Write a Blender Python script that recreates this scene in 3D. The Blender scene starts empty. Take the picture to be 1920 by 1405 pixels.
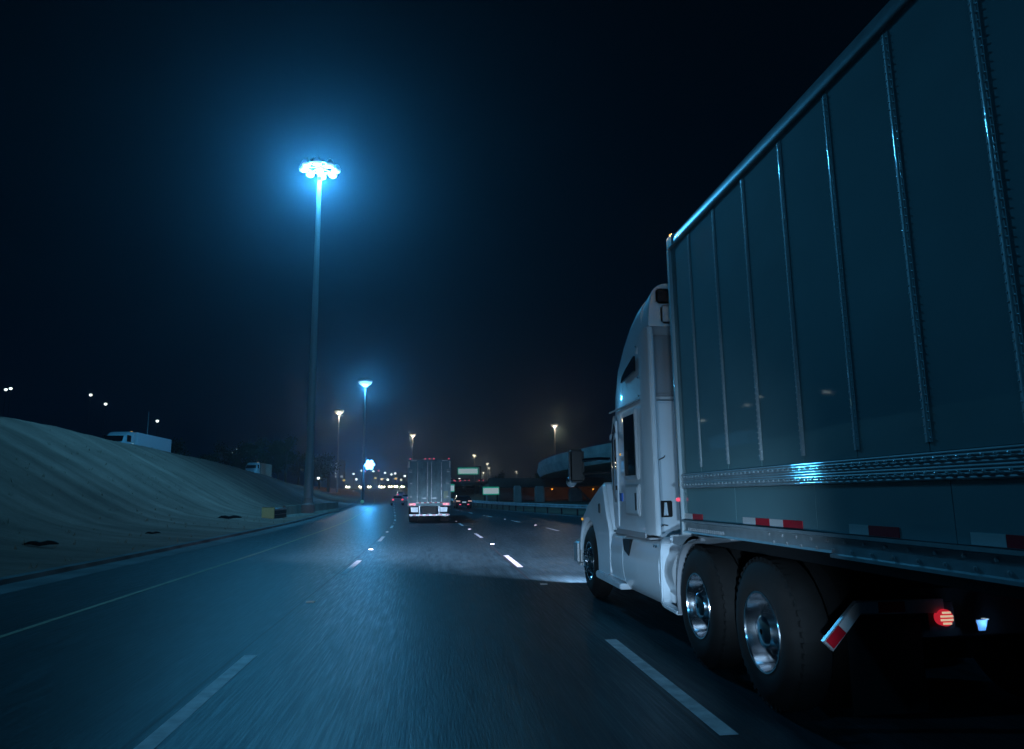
import bpy, bmesh, math, random
from mathutils import Vector, Matrix
random.seed(7)
S = bpy.context.scene
COL = S.collection

# ------------------------------------------------------------------ camera
FPX, YAW, PITCH, ROLL, CAMZ = 1334.16, 0.11174, 0.16825, -0.01253, 1.55
cy_, sy_ = math.cos(YAW), math.sin(YAW)
FWD = Vector((sy_*math.cos(PITCH), cy_*math.cos(PITCH), math.sin(PITCH)))
_r0 = Vector((cy_, -sy_, 0)); _u0 = _r0.cross(FWD)
RT = _r0*math.cos(ROLL)+_u0*math.sin(ROLL)
UP = -_r0*math.sin(ROLL)+_u0*math.cos(ROLL)
CAMP = Vector((0, 0, CAMZ))
cam = bpy.data.cameras.new('camera'); cam.sensor_width = 36; cam.lens = 36*FPX/1920
cam.clip_start = 0.05; cam.clip_end = 5000
camo = bpy.data.objects.new('camera', cam); COL.objects.link(camo)
camo.matrix_world = Matrix(((RT.x, UP.x, -FWD.x, 0), (RT.y, UP.y, -FWD.y, 0), (RT.z, UP.z, -FWD.z, CAMZ), (0, 0, 0, 1)))
S.camera = camo
def at(px, py, Y):
    """world point at forward distance Y seen at photo pixel (px, py)"""
    d = FWD+RT*((px-960)/FPX)+UP*((702.5-py)/FPX)
    return CAMP+d*(Y/d.y)

# ------------------------------------------------------------------ world, exposure, render settings
W = bpy.data.worlds.new('World'); S.world = W; W.use_nodes = True
nt = W.node_tree; nt.nodes.clear()
wo = nt.nodes.new('ShaderNodeOutputWorld'); bg = nt.nodes.new('ShaderNodeBackground')
tc = nt.nodes.new('ShaderNodeTexCoord'); sx = nt.nodes.new('ShaderNodeSeparateXYZ'); rp = nt.nodes.new('ShaderNodeValToRGB')
nt.links.new(tc.outputs['Generated'], sx.inputs[0]); nt.links.new(sx.outputs['Z'], rp.inputs['Fac'])
rp.color_ramp.elements[0].position = 0.0; rp.color_ramp.elements[0].color = (0.0002, 0.0024, 0.0085, 1)
rp.color_ramp.elements[1].position = 0.75; rp.color_ramp.elements[1].color = (0.0001, 0.0012, 0.0025, 1)
e = rp.color_ramp.elements.new(0.25); e.color = (0.0001, 0.0018, 0.0048, 1)
nt.links.new(rp.outputs['Color'], bg.inputs['Color']); bg.inputs['Strength'].default_value = 1.0
nt.links.new(bg.outputs[0], wo.inputs['Surface'])
S.view_settings.view_transform = 'Standard'; S.view_settings.look = 'None'
S.view_settings.exposure = 0; S.view_settings.gamma = 1; S.view_settings.use_curve_mapping = False
S.render.engine = 'CYCLES'
C = S.cycles
C.use_denoising = True
C.max_bounces = 5; C.diffuse_bounces = 2; C.glossy_bounces = 3; C.transmission_bounces = 2; C.volume_bounces = 0
C.sample_clamp_indirect = 2.0; C.caustics_reflective = False; C.caustics_refractive = False
C.use_light_tree = True

MAST_COL = (0.07, 0.51, 1.0)
MAST_POWER = 22000.0
HAZE_DENSITY, HAZE_ANISO = 0.00085, 0.88

# ------------------------------------------------------------------ helpers
def tag(o, label=None, cat=None, group=None, kind=None):
    if label: o['label'] = label
    if cat: o['category'] = cat
    if group: o['group'] = group
    if kind: o['kind'] = kind
    return o
def empty(name, loc=(0, 0, 0), rz=0, label=None, cat=None, group=None):
    o = bpy.data.objects.new(name, None); COL.objects.link(o)
    o.location = loc; o.rotation_euler = (0, 0, rz); o.empty_display_size = 0.1
    return tag(o, label, cat, group)
class MB:
    def __init__(s): s.v = []; s.f = []
    def add(s, vs, fs):
        b = len(s.v); s.v += [tuple(v) for v in vs]; s.f += [tuple(b+i for i in f) for f in fs]; return s
    def box(s, x0, x1, y0, y1, z0, z1):
        return s.add([(x0,y0,z0),(x1,y0,z0),(x1,y1,z0),(x0,y1,z0),(x0,y0,z1),(x1,y0,z1),(x1,y1,z1),(x0,y1,z1)],
                     [(0,3,2,1),(4,5,6,7),(0,1,5,4),(1,2,6,5),(2,3,7,6),(3,0,4,7)])
    def prism(s, poly, axis, a, b):
        """poly: 2d points; axis: extrusion axis. x: poly=(y,z), y: poly=(x,z), z: poly=(x,y)"""
        def P(p, t): return {'x': (t, p[0], p[1]), 'y': (p[0], t, p[1]), 'z': (p[0], p[1], t)}[axis]
        n = len(poly)
        vs = [P(p, a) for p in poly]+[P(p, b) for p in poly]
        fs = [tuple(range(n))[::-1], tuple(range(n, 2*n))]+[(i, (i+1) % n, n+(i+1) % n, n+i) for i in range(n)]
        return s.add(vs, fs)
    def tube(s, pts, rads, n=10, cap=True):
        pts = [Vector(p) for p in pts]
        if not isinstance(rads, (list, tuple)): rads = [rads]*len(pts)
        vs = []; fs = []
        for i, p in enumerate(pts):
            d = (pts[min(i+1, len(pts)-1)]-pts[max(i-1, 0)]).normalized()
            ref = Vector((0, 0, 1)) if abs(d.z) < 0.9 else Vector((0, 1, 0))
            u = d.cross(ref).normalized(); w = u.cross(d)
            for k in range(n):
                a = 2*math.pi*k/n
                vs.append(p+u*math.cos(a)*rads[i]+w*math.sin(a)*rads[i])
        for i in range(len(pts)-1):
            for k in range(n):
                fs.append((i*n+k, i*n+(k+1) % n, (i+1)*n+(k+1) % n, (i+1)*n+k))
        if cap: fs.append(tuple(range(n))[::-1]); fs.append(tuple((len(pts)-1)*n+k for k in range(n)))
        return s.add(vs, fs)
    def lathe(s, prof, c, axis='x', n=32, close=False):
        """prof: (r, t) list along axis through c"""
        c = Vector(c); vs = []; fs = []
        for r, t in prof:
            for k in range(n):
                a = 2*math.pi*k/n; p, q = r*math.cos(a), r*math.sin(a)
                vs.append(c+Vector({'x': (t, p, q), 'y': (p, t, q), 'z': (p, q, t)}[axis]))
        for i in range(len(prof)-1):
            for k in range(n):
                fs.append((i*n+k, i*n+(k+1) % n, (i+1)*n+(k+1) % n, (i+1)*n+k))
        if close:
            m = len(prof)-1
            fs.append(tuple(range(n))[::-1]); fs.append(tuple(m*n+k for k in range(n)))
        return s.add(vs, fs)
    def loft(s, secs, cap=True):
        n = len(secs[0]); vs = [p for q in secs for p in q]; fs = []
        for i in range(len(secs)-1):
            for k in range(n):
                fs.append((i*n+k, i*n+(k+1) % n, (i+1)*n+(k+1) % n, (i+1)*n+k))
        if cap: fs.append(tuple(range(n))[::-1]); fs.append(tuple((len(secs)-1)*n+k for k in range(n)))
        return s.add(vs, fs)
    def build(s, name, mat, parent=None, bevel=0, seg=2, smooth=35, sub=0, **kw):
        me = bpy.data.meshes.new(name); bm = bmesh.new()
        bv = [bm.verts.new(v) for v in s.v]
        for f in s.f:
            try: bm.faces.new([bv[i] for i in f])
            except ValueError: pass
        bmesh.ops.recalc_face_normals(bm, faces=bm.faces)
        if bevel:
            es = [x for x in bm.edges if len(x.link_faces) == 2 and x.calc_face_angle(0) > 0.6]
            bmesh.ops.bevel(bm, geom=es, offset=bevel, segments=seg, affect='EDGES', clamp_overlap=True)
        bm.to_mesh(me); bm.free()
        if smooth:
            me.polygons.foreach_set('use_smooth', [True]*len(me.polygons)); me.set_sharp_from_angle(angle=math.radians(smooth))
        me.materials.append(mat)
        o = bpy.data.objects.new(name, me); COL.objects.link(o)
        if parent is not None: o.parent = parent
        return tag(o, **kw)
def inst(name, me, parent=None, loc=(0, 0, 0), rot=(0, 0, 0), scale=(1, 1, 1)):
    o = bpy.data.objects.new(name, me); COL.objects.link(o); o.location = loc; o.rotation_euler = rot; o.scale = scale
    if parent is not None: o.parent = parent
    return o
def copy_tree(o, parent=None):
    c = o.copy(); COL.objects.link(c)
    if parent is not None: c.parent = parent
    for ch in list(o.children): copy_tree(ch, c)
    return c
def rrect(w0, w1, z0, z1, y, rt=0.2, rb=0.05, seg=5, lean=0.0):
    """rounded-rectangle section across x at y; lean pulls the top corners inwards"""
    pts = []
    for cx, cz, r, a0 in ((w1-lean, z1, rt, 0), (w0+lean, z1, rt, 90), (w0, z0, rb, 180), (w1, z0, rb, 270)):
        sx = -1 if a0 in (0, 270) else 1; sz = -1 if a0 in (0, 90) else 1
        for k in range(seg+1):
            a = math.radians(a0+90*k/seg)
            pts.append((cx+sx*r+r*math.cos(a), y, cz+sz*r+r*math.sin(a)))
    return pts

# ------------------------------------------------------------------ materials
def mat(name, col, rough=0.5, metal=0.0, emit=None, estr=0.0, noise=None, bump=None, coat=0.0, spec=0.5, ramp=None):
    m = bpy.data.materials.new(name); m.use_nodes = True; N = m.node_tree; b = N.nodes['Principled BSDF']
    b.inputs['Base Color'].default_value = (*col, 1); b.inputs['Roughness'].default_value = rough
    b.inputs['Metallic'].default_value = metal; b.inputs['Specular IOR Level'].default_value = spec
    b.inputs['Coat Weight'].default_value = coat
    if coat: b.inputs['Coat Roughness'].default_value = 0.04
    if emit:
        b.inputs['Emission Color'].default_value = (*emit, 1); b.inputs['Emission Strength'].default_value = estr
    if noise or bump:
        t = N.nodes.new('ShaderNodeTexCoord')
    if noise:   # (scale xyz, amount, detail)
        mp = N.nodes.new('ShaderNodeMapping'); N.links.new(t.outputs['Object'], mp.inputs[0]); mp.inputs['Scale'].default_value = noise[0]
        if len(noise) > 3: mp.inputs['Rotation'].default_value = noise[3]
        nz = N.nodes.new('ShaderNodeTexNoise'); nz.inputs['Scale'].default_value = 1; nz.inputs['Detail'].default_value = noise[2]
        N.links.new(mp.outputs[0], nz.inputs['Vector'])
        r = N.nodes.new('ShaderNodeValToRGB'); a = noise[1]
        r.color_ramp.elements[0].position = 0.3; r.color_ramp.elements[1].position = 0.7
        r.color_ramp.elements[0].color = (*[c*(1-a) for c in col], 1); r.color_ramp.elements[1].color = (*[min(1, c*(1+a)) for c in col], 1)
        N.links.new(nz.outputs['Fac'], r.inputs['Fac']); N.links.new(r.outputs['Color'], b.inputs['Base Color'])
    if bump:    # (scale xyz, strength, distance, detail)
        mp2 = N.nodes.new('ShaderNodeMapping'); N.links.new(t.outputs['Object'], mp2.inputs[0]); mp2.inputs['Scale'].default_value = bump[0]
        n2 = N.nodes.new('ShaderNodeTexNoise'); n2.inputs['Scale'].default_value = 1; n2.inputs['Detail'].default_value = bump[3]
        N.links.new(mp2.outputs[0], n2.inputs['Vector'])
        bp = N.nodes.new('ShaderNodeBump'); bp.inputs['Strength'].default_value = bump[1]; bp.inputs['Distance'].default_value = bump[2]
        N.links.new(n2.outputs['Fac'], bp.inputs['Height']); N.links.new(bp.outputs['Normal'], b.inputs['Normal'])
    return m
def U(s): return (s, s, s)
M = {}
M['ground'] = mat('dry_ground', (0.16, 0.13, 0.09), 0.95, noise=(U(0.25), 0.4, 6), bump=(U(4), 0.5, 0.05, 5))
M['tar'] = mat('joint_sealant', (0.02, 0.02, 0.022), 0.6)
M['paint'] = mat('lane_paint', (0.74, 0.76, 0.76), 0.6, noise=((7, 7, 7), 0.28, 8))
M['marker'] = mat('marker_lens', (0.85, 0.85, 0.82), 0.25)
M['concrete'] = mat('concrete', (0.42, 0.36, 0.34), 0.85, noise=(U(0.6), 0.25, 6), bump=(U(9), 0.3, 0.01, 4))
M['warmconc'] = mat('weathered_concrete', (0.36, 0.29, 0.24), 0.85, noise=(U(0.5), 0.3, 6))
M['kerb'] = mat('gutter_concrete', (0.13, 0.13, 0.13), 0.9, noise=(U(0.9), 0.45, 6))
M['white'] = mat('white_truck_paint', (0.68, 0.77, 0.84), 0.28, coat=0.6, noise=(U(3), 0.05, 5))
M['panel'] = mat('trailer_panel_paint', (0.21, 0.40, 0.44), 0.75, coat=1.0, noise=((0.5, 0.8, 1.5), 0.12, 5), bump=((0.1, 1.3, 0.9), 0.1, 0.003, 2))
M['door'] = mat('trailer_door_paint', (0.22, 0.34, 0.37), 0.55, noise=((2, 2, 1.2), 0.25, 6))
M['alu'] = mat('aluminium', (0.5, 0.53, 0.56), 0.3, 0.25, noise=((2, 5, 2), 0.1, 5))
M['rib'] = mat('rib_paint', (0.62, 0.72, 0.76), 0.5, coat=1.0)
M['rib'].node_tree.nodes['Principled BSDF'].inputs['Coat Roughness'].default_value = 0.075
M['toprail'] = mat('top_rail_metal', (0.5, 0.56, 0.6), 0.34, 0.35, noise=((2, 6, 9), 0.2, 5))
M['rivet'] = mat('rivet_metal', (0.66, 0.76, 0.8), 0.28, 0.25, coat=1.0)
M['rail'] = mat('extruded_rail', (0.40, 0.48, 0.52), 0.5, 0.0, coat=1.0, noise=((2, 9, 9), 0.15, 5))
M['rail'].node_tree.nodes['Principled BSDF'].inputs['Coat Roughness'].default_value = 0.05
M['chrome'] = mat('chrome', (0.8, 0.82, 0.85), 0.1, 1.0)
M['wheel'] = mat('polished_rim', (0.75, 0.78, 0.82), 0.16, 1.0)
M['rubber'] = mat('rubber', (0.005, 0.0055, 0.006), 0.85, noise=(U(14), 0.3, 4))
M['black'] = mat('black_plastic', (0.006, 0.006, 0.007), 0.45)
M['chassis'] = mat('chassis_paint', (0.02, 0.02, 0.022), 0.6)
M['glass'] = mat('dark_glass', (0.008, 0.01, 0.012), 0.06)
M['grey'] = mat('grey_fairing', (0.3, 0.32, 0.35), 0.4)
M['tape_w'] = mat('white_reflective_tape', (0.88, 0.88, 0.88), 0.35)
M['tape_r'] = mat('red_reflective_tape', (0.72, 0.012, 0.03), 0.35)
M['plate'] = mat('pale_blue_plate', (0.35, 0.5, 0.75), 0.4)
M['blue'] = mat('blue_decal', (0.02, 0.12, 0.5), 0.4)
M['galv'] = mat('galvanised_steel', (0.5, 0.52, 0.54), 0.45, 0.6, noise=(U(1.5), 0.2, 5))
M['pole'] = mat('pole_steel', (0.42, 0.43, 0.44), 0.55, 0.3, noise=((1, 1, 0.3), 0.12, 4))
M['head'] = mat('luminaire_housing', (0.4, 0.4, 0.4), 0.5)
M['lens'] = mat('mast_lens', (0.8, 0.8, 0.8), 0.3, emit=(0.93, 1.0, 0.94), estr=0.34)
M['lens_warm'] = mat('far_mast_lens', (0.8, 0.8, 0.8), 0.3, emit=(1.0, 0.92, 0.72), estr=0.55)
M['hl'] = mat('headlight_lens', (0.8, 0.8, 0.8), 0.3, emit=(1.0, 0.93, 0.6), estr=1.0)
M['hill_lens'] = mat('hill_lamp_lens', (0.8, 0.8, 0.8), 0.3, emit=(0.85, 1.0, 0.97), estr=2.4)
M['tail'] = mat('tail_light_lens', (0.4, 0.01, 0.02), 0.3, emit=(1.0, 0.12, 0.22), estr=0.9)
M['tail_red'] = mat('red_lamp_lens', (0.4, 0.01, 0.02), 0.25, emit=(1.0, 0.03, 0.06), estr=0.42)
M['tail_cream'] = mat('glowing_lamp_bar', (0.6, 0.4, 0.3), 0.3, emit=(1.0, 0.72, 0.5), estr=0.62)
M['tail_hot'] = mat('lit_tail_segment', (0.6, 0.2, 0.2), 0.3, emit=(1.0, 0.62, 0.5), estr=0.5)
M['amber'] = mat('amber_lens', (0.6, 0.25, 0.02), 0.3, emit=(1.0, 0.5, 0.06), estr=0.7)
M['amber_far'] = mat('far_amber_lens', (0.6, 0.4, 0.05), 0.3, emit=(1.0, 0.72, 0.2), estr=0.7)
M['amber_dim'] = mat('amber_reflector', (0.75, 0.5, 0.05), 0.3)
M['yellow'] = mat('yellow_sheeting', (0.92, 0.9, 0.42), 0.4, emit=None)
M['sign'] = mat('green_sign_sheeting', (0.03, 0.42, 0.28), 0.4)
M['legend'] = mat('glow_sign_face', (0.8, 0.8, 0.8), 0.4, emit=(0.85, 1.0, 0.97), estr=0.3)  # emission stands in for headlights thrown back by reflective sheeting
M['signgreen'] = mat('glow_sign_border', (0.03, 0.42, 0.28), 0.4, emit=(0.02, 0.6, 0.42), estr=0.25)
M['window_lit'] = mat('lit_window', (0.8, 0.8, 0.8), 0.3, emit=(0.8, 0.95, 1.0), estr=0.3)
M['wallbld'] = mat('building_wall', (0.2, 0.2, 0.22), 0.8)
M['leaf'] = mat('leaf', (0.05, 0.075, 0.035), 0.8, noise=(U(0.7), 0.4, 3))
M['bark'] = mat('bark', (0.09, 0.065, 0.05), 0.9, noise=(U(3), 0.3, 3))
M['car_dark'] = mat('dark_car_paint', (0.02, 0.022, 0.028), 0.25, coat=0.8)
M['car_grey'] = mat('grey_car_paint', (0.25, 0.26, 0.28), 0.3, coat=0.6)

# road: pale worn pavement, darker wheel tracks, scuffs drawn out along the lane
def road_material():
    m = bpy.data.materials.new('worn_pavement'); m.use_nodes = True; N = m.node_tree; L = N.links; b = N.nodes['Principled BSDF']
    t = N.nodes.new('ShaderNodeTexCoord')
    def noise(scale, detail, rough=0.5):
        mp = N.nodes.new('ShaderNodeMapping'); L.new(t.outputs['Object'], mp.inputs[0]); mp.inputs['Scale'].default_value = scale
        n = N.nodes.new('ShaderNodeTexNoise'); n.inputs['Scale'].default_value = 1; n.inputs['Detail'].default_value = detail
        n.inputs['Roughness'].default_value = rough; L.new(mp.outputs[0], n.inputs['Vector']); return n
    def ramp(src, p0, c0, p1, c1):
        r = N.nodes.new('ShaderNodeValToRGB'); r.color_ramp.elements[0].position = p0; r.color_ramp.elements[1].position = p1
        r.color_ramp.elements[0].color = (*c0, 1); r.color_ramp.elements[1].color = (*c1, 1); L.new(src, r.inputs['Fac']); return r
    def mix(mode, fac, a, c):
        x = N.nodes.new('ShaderNodeMix'); x.data_type = 'RGBA'; x.blend_type = mode; x.inputs[0].default_value = fac
        L.new(a, x.inputs[6]); L.new(c, x.inputs[7]); return x.outputs[2]
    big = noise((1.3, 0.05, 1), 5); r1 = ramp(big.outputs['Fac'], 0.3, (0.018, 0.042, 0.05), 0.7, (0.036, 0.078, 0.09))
    streak = noise((9, 0.9, 1), 6, 0.6); r2 = ramp(streak.outputs['Fac'], 0.35, U(0.6), 0.68, U(1.2))
    fine = noise((140, 50, 1), 3); r3 = ramp(fine.outputs['Fac'], 0.3, U(0.72), 0.75, U(1.2))
    c = mix('MULTIPLY', 1, mix('MULTIPLY', 1, r1.outputs[0], r2.outputs[0]), r3.outputs[0]); L.new(c, b.inputs['Base Color'])
    bn = noise((60, 4, 1), 5, 0.7); bp = N.nodes.new('ShaderNodeBump'); bp.inputs['Strength'].default_value = 0.22; bp.inputs['Distance'].default_value = 0.02
    L.new(bn.outputs['Fac'], bp.inputs['Height']); L.new(bp.outputs['Normal'], b.inputs['Normal'])
    rn = noise((48, 1.1, 1), 4, 0.65); rs = ramp(rn.outputs['Fac'], 0.36, U(0.30), 0.56, U(0.46)); L.new(rs.outputs[0], b.inputs['Roughness'])
    b.inputs['Specular IOR Level'].default_value = 0.14
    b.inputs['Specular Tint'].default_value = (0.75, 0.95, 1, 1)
    return m
M['road'] = road_material()
# embankment: dry grass and bare soil, rilled straight down the slope
def bank_material():
    m = bpy.data.materials.new('dry_grass_bank'); m.use_nodes = True; N = m.node_tree; L = N.links; b = N.nodes['Principled BSDF']
    t = N.nodes.new('ShaderNodeTexCoord')
    def noise(scale, detail, rot=(0, 0, 0), rough=0.55):
        mp = N.nodes.new('ShaderNodeMapping'); L.new(t.outputs['Object'], mp.inputs[0]); mp.inputs['Scale'].default_value = scale; mp.inputs['Rotation'].default_value = rot
        n = N.nodes.new('ShaderNodeTexNoise'); n.inputs['Scale'].default_value = 1; n.inputs['Detail'].default_value = detail; n.inputs['Roughness'].default_value = rough
        L.new(mp.outputs[0], n.inputs['Vector']); return n
    def ramp(src, p0, c0, p1, c1):
        r = N.nodes.new('ShaderNodeValToRGB'); r.color_ramp.elements[0].position = p0; r.color_ramp.elements[1].position = p1
        r.color_ramp.elements[0].color = (*c0, 1); r.color_ramp.elements[1].color = (*c1, 1); L.new(src, r.inputs['Fac']); return r
    def mix(mode, a, c):
        x = N.nodes.new('ShaderNodeMix'); x.data_type = 'RGBA'; x.blend_type = mode; x.inputs[0].default_value = 1
        L.new(a, x.inputs[6]); L.new(c, x.inputs[7]); return x.outputs[2]
    n1 = noise((0.05, 0.55, 0.05), 5, (0, 0, 0.35)); n2 = noise((0.3, 0.3, 0.3), 6); n3 = noise((5, 9, 5), 4)
    r1 = ramp(n1.outputs['Fac'], 0.32, (0.24, 0.125, 0.095), 0.68, (0.40, 0.215, 0.165))
    r2 = ramp(n2.outputs['Fac'], 0.3, U(0.75), 0.7, U(1.2)); r3 = ramp(n3.outputs['Fac'], 0.25, U(0.85), 0.75, U(1.12))
    L.new(mix('MULTIPLY', mix('MULTIPLY', r1.outputs[0], r2.outputs[0]), r3.outputs[0]), b.inputs['Base Color'])
    b.inputs['Roughness'].default_value = 1; b.inputs['Specular IOR Level'].default_value = 0.1
    bp = N.nodes.new('ShaderNodeBump'); bp.inputs['Strength'].default_value = 0.3; bp.inputs['Distance'].default_value = 0.15
    L.new(n3.outputs['Fac'], bp.inputs['Height']); L.new(bp.outputs['Normal'], b.inputs['Normal'])
    return m
M['bank'] = bank_material()

# ------------------------------------------------------------------ the lie of the road
def interp(tb, y):
    if y <= tb[0][0]: return tb[0][1]
    for (a, u), (b, v) in zip(tb, tb[1:]):
        if y <= b:
            t = (y-a)/(b-a); t = t*t*(3-2*t)*0.35+t*0.65; return u+(v-u)*t
    return tb[-1][1]
OFF = [(22, 0), (34, -0.2), (44, -0.45), (54, -0.9), (64, -1.45), (80, -2.35), (100, -3.4), (124, -4.8), (160, -7.5), (200, -11), (300, -25), (400, -42), (900, -130)]
def off(y): return interp(OFF, y)
def elev(y):
    if y < 45: return 0
    if y < 250: return 9.0e-5*(y-45)**2
    if y < 330: return 3.78+(y-250)*0.0369*(1-(y-250)/160)
    return 5.26
def crest(y): return interp([(-100, 6.2), (-20, 6.3), (45, 6.4), (60, 6.25), (88, 6.1), (120, 5.2), (152, 4.0), (200, 2.5), (260, 1.4), (900, 1.0)], y)
YS = [-70, -40, -20, -8, 0, 4, 8, 12, 16, 20, 24, 28, 32, 36, 40, 44, 48, 52, 56, 60, 64, 68, 72, 76, 80, 85, 90, 95, 100, 106, 112, 118, 124, 132, 140, 150, 160, 175, 190, 210, 230, 250, 275, 300, 320, 345, 380, 430, 500, 600, 750, 900]
LEFT = [(-420, 26), (-300, 30), (-220, 27), (-150, 17), (-95, 7), (-62, 0.95), (-46, 0.86), (-40, 0.86), (-33, 0.86), (-28.5, 0.9), (-26.3, 1.0), (-25, 1.012), (-24, 0.995), (-23, 0.94), (-21.5, 0.83), (-20, 0.7), (-18.5, 0.57), (-17, 0.43), (-15.5, 0.29), (-14.2, 0.18), (-13, 0.11), (-11.5, 0.065), (-9.6, 0.03), (-8.3, 0.012)]
def left_z(xl, y):
    h = crest(y)
    for (a, u), (b, v) in zip(LEFT, LEFT[1:]):
        if a <= xl <= b:
            f = lambda q, s: (q*h if a0(s) else q)
            zu = u*h if a > -90 else u*(0.5+0.5*h/5.95)+h*0.2
            zv = v*h if b > -90 else v*(0.5+0.5*h/5.95)+h*0.2
            return zu+(zv-zu)*(xl-a)/(b-a)+elev(y)
    return elev(y)
def a0(s): return True
def grid(cols, zf, name, m, kind='structure', ys=YS, smooth=60):
    mb = MB(); n = len(cols)
    vs = []
    for y in ys:
        for c in cols:
            x = (c(y) if callable(c) else c)+off(y); vs.append((x, y, zf((c(y) if callable(c) else c), y)))
    fs = [(j*n+i, j*n+i+1, (j+1)*n+i+1, (j+1)*n+i) for j in range(len(ys)-1) for i in range(n-1)]
    mb.add(vs, fs); return mb.build(name, m, kind=kind, smooth=smooth)
# ground under and right of the road
def right_edge(y): return interp([(-70, 15), (40, 14.5), (52, 12.3), (68, 10.6), (88, 8.2), (110, 7.2), (900, 7.0)], y)
grid([-900, -420, -60, -8.31, 0, lambda y: right_edge(y), lambda y: right_edge(y)+6, 60, 150, 420, 900],
     lambda x, y: elev(y)-0.16-(0.5 if x < -9 else 0)+(0.0 if x < 30 else (x-30)*0.012*(0 if y < 0 else 1)), 'ground', M['ground'])
# denser rows near by for the bank, with a little roughness of the ground itself
YB = []
for a, b in zip(YS, YS[1:]):
    k = 4 if b <= 160 and a >= -8 else 1
    YB += [a+(b-a)*i/k for i in range(k)]
YB.append(YS[-1])
XB = []
for (a, u), (b, v) in zip(LEFT, LEFT[1:]):
    k = 3 if a >= -29 else 1
    XB += [a+(b-a)*i/k for i in range(k)]
XB.append(LEFT[-1][0])
rnd = random.Random(3)
_h = {}
def vnoise(x, y):
    ix, iy = math.floor(x), math.floor(y); fx, fy = x-ix, y-iy
    def g(i, j):
        if (i, j) not in _h: _h[(i, j)] = random.Random(i*7919+j*104729).uniform(-1, 1)
        return _h[(i, j)]
    fx = fx*fx*(3-2*fx); fy = fy*fy*(3-2*fy)
    return (g(ix, iy)*(1-fx)+g(ix+1, iy)*fx)*(1-fy)+(g(ix, iy+1)*(1-fx)+g(ix+1, iy+1)*fx)*fy
def bank_z(xl, y):
    z = left_z(xl, y)
    if -28 < xl < -9:
        k = min(1, (xl+28)/3, (-9-xl)/3)
        z += k*(0.035*vnoise(y*0.45+xl*0.22, xl*0.12)+0.02*vnoise(y*1.1+xl*0.45+40, xl*0.3)+0.08*vnoise(y*0.12, xl*0.3+9))
    return z
grid(XB, bank_z, 'embankment', M['bank'], ys=YB)
# kerb and dark gutter along the left edge, then the pavement
grid([-8.34, -8.33, -8.06, -8.05], lambda x, y: elev(y)+(0.10 if -8.335 < x < -8.055 else -0.05), 'kerb', M['kerb'])
road = grid([-8.05, -7.2, -4.9, -1.8, 1.9, 5.5, lambda y: right_edge(y)], lambda x, y: elev(y), 'road', M['road'])
def strip(name, m, xl, w, y0, y1, z=0.004, parent=road, step=4.0, **kw):
    n = max(1, int((y1-y0)/step)); mb = MB(); vs = []
    xf = xl if callable(xl) else (lambda y: xl)
    for i in range(n+1):
        y = y0+(y1-y0)*i/n; x = off(y)+xf(y)
        vs += [(x-w/2, y, elev(y)+z), (x+w/2, y, elev(y)+z)]
    mb.add(vs, [(2*i, 2*i+1, 2*i+3, 2*i+2) for i in range(n)])
    return mb.build(name, m, parent, smooth=0, **kw)
strip('gutter_stain', M['kerb'], -7.65, 0.8, -30, 200)
M['yellow_paint'] = mat('worn_yellow_paint', (0.42, 0.36, 0.20), 0.7, noise=((5, 5, 5), 0.3, 6))
strip('edge_line', M['yellow_paint'], -4.98, 0.09, -30, 330)
strip('pavement_joint', M['tar'], -1.94, 0.025, -30, 200)
strip('pavement_joint', M['tar'], 1.80, 0.03, -30, 200)
strip('pavement_joint', M['tar'], 5.45, 0.025, -30, 60)
for k in range(-2, 14):
    strip('lane_dash', M['paint'], -1.80, 0.13, 4.6+10.8*k, 7.75+10.8*k)
    strip('lane_dash', M['paint'], 1.92, 0.13, 4.75+11.2*k, 7.9+11.2*k)
L2 = lambda y: interp([(-40, 5.62), (37.5, 5.62), (47, 5.35), (57, 5.1), (65, 4.9), (77, 4.7), (200, 4.6)], y)
for k in range(-1, 8): strip('lane_dash', M['paint'], L2, 0.13, 9.6+10.8*k, 12.7+10.8*k)
strip('edge_line', M['paint'], lambda y: right_edge(y)-1.2, 0.11, 20, 300)
# raised markers: the bevelled block faces traffic
mk = MB().prism([(-0.05, 0.0), (0.05, 0.0), (0.03, 0.02), (-0.03, 0.02)], 'x', -0.06, 0.06)
mko = mk.build('pavement_marker', M['marker'], smooth=0); mkm = mko.data
first = [mko]
def marker(xl, y, label, group):
    o = first.pop() if first else inst('pavement_marker', mkm)
    o.location = (off(y)+xl, y, elev(y)+0.001); o.scale = (1, 1, 1); tag(o, label, 'pavement marker', group)
for k in range(7): marker(-1.82, 11.4+10.8*k, 'small white raised marker on the dashed line left of the middle lane', 'raised markers on the left dashed line')
for k in range(5): marker(1.95, 12.8+10.75*k, 'small white raised marker on the dashed line between the middle lane and the big truck', 'raised markers on the right dashed line')
for y in (26.5, 37.5, 47.5, 57, 64.6, 72, 77): marker(L2(y), y, 'small white raised marker on the far right line in front of the big truck', 'raised markers on the far right line')

# ------------------------------------------------------------------ haze volume, added to imitate lens glow round the lamps
hz = MB().box(-950, 950, -75, 905, -2.5, 62).build('haze', bpy.data.materials.new('glow_haze'), smooth=0, kind='stuff')
hm = hz.data.materials[0]; hm.use_nodes = True; N = hm.node_tree; N.nodes.clear()
ho = N.nodes.new('ShaderNodeOutputMaterial'); pv = N.nodes.new('ShaderNodeVolumePrincipled')
pv.inputs['Color'].default_value = (0.58, 0.78, 1, 1); pv.inputs['Density'].default_value = HAZE_DENSITY; pv.inputs['Anisotropy'].default_value = HAZE_ANISO
N.links.new(pv.outputs[0], ho.inputs['Volume'])

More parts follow.
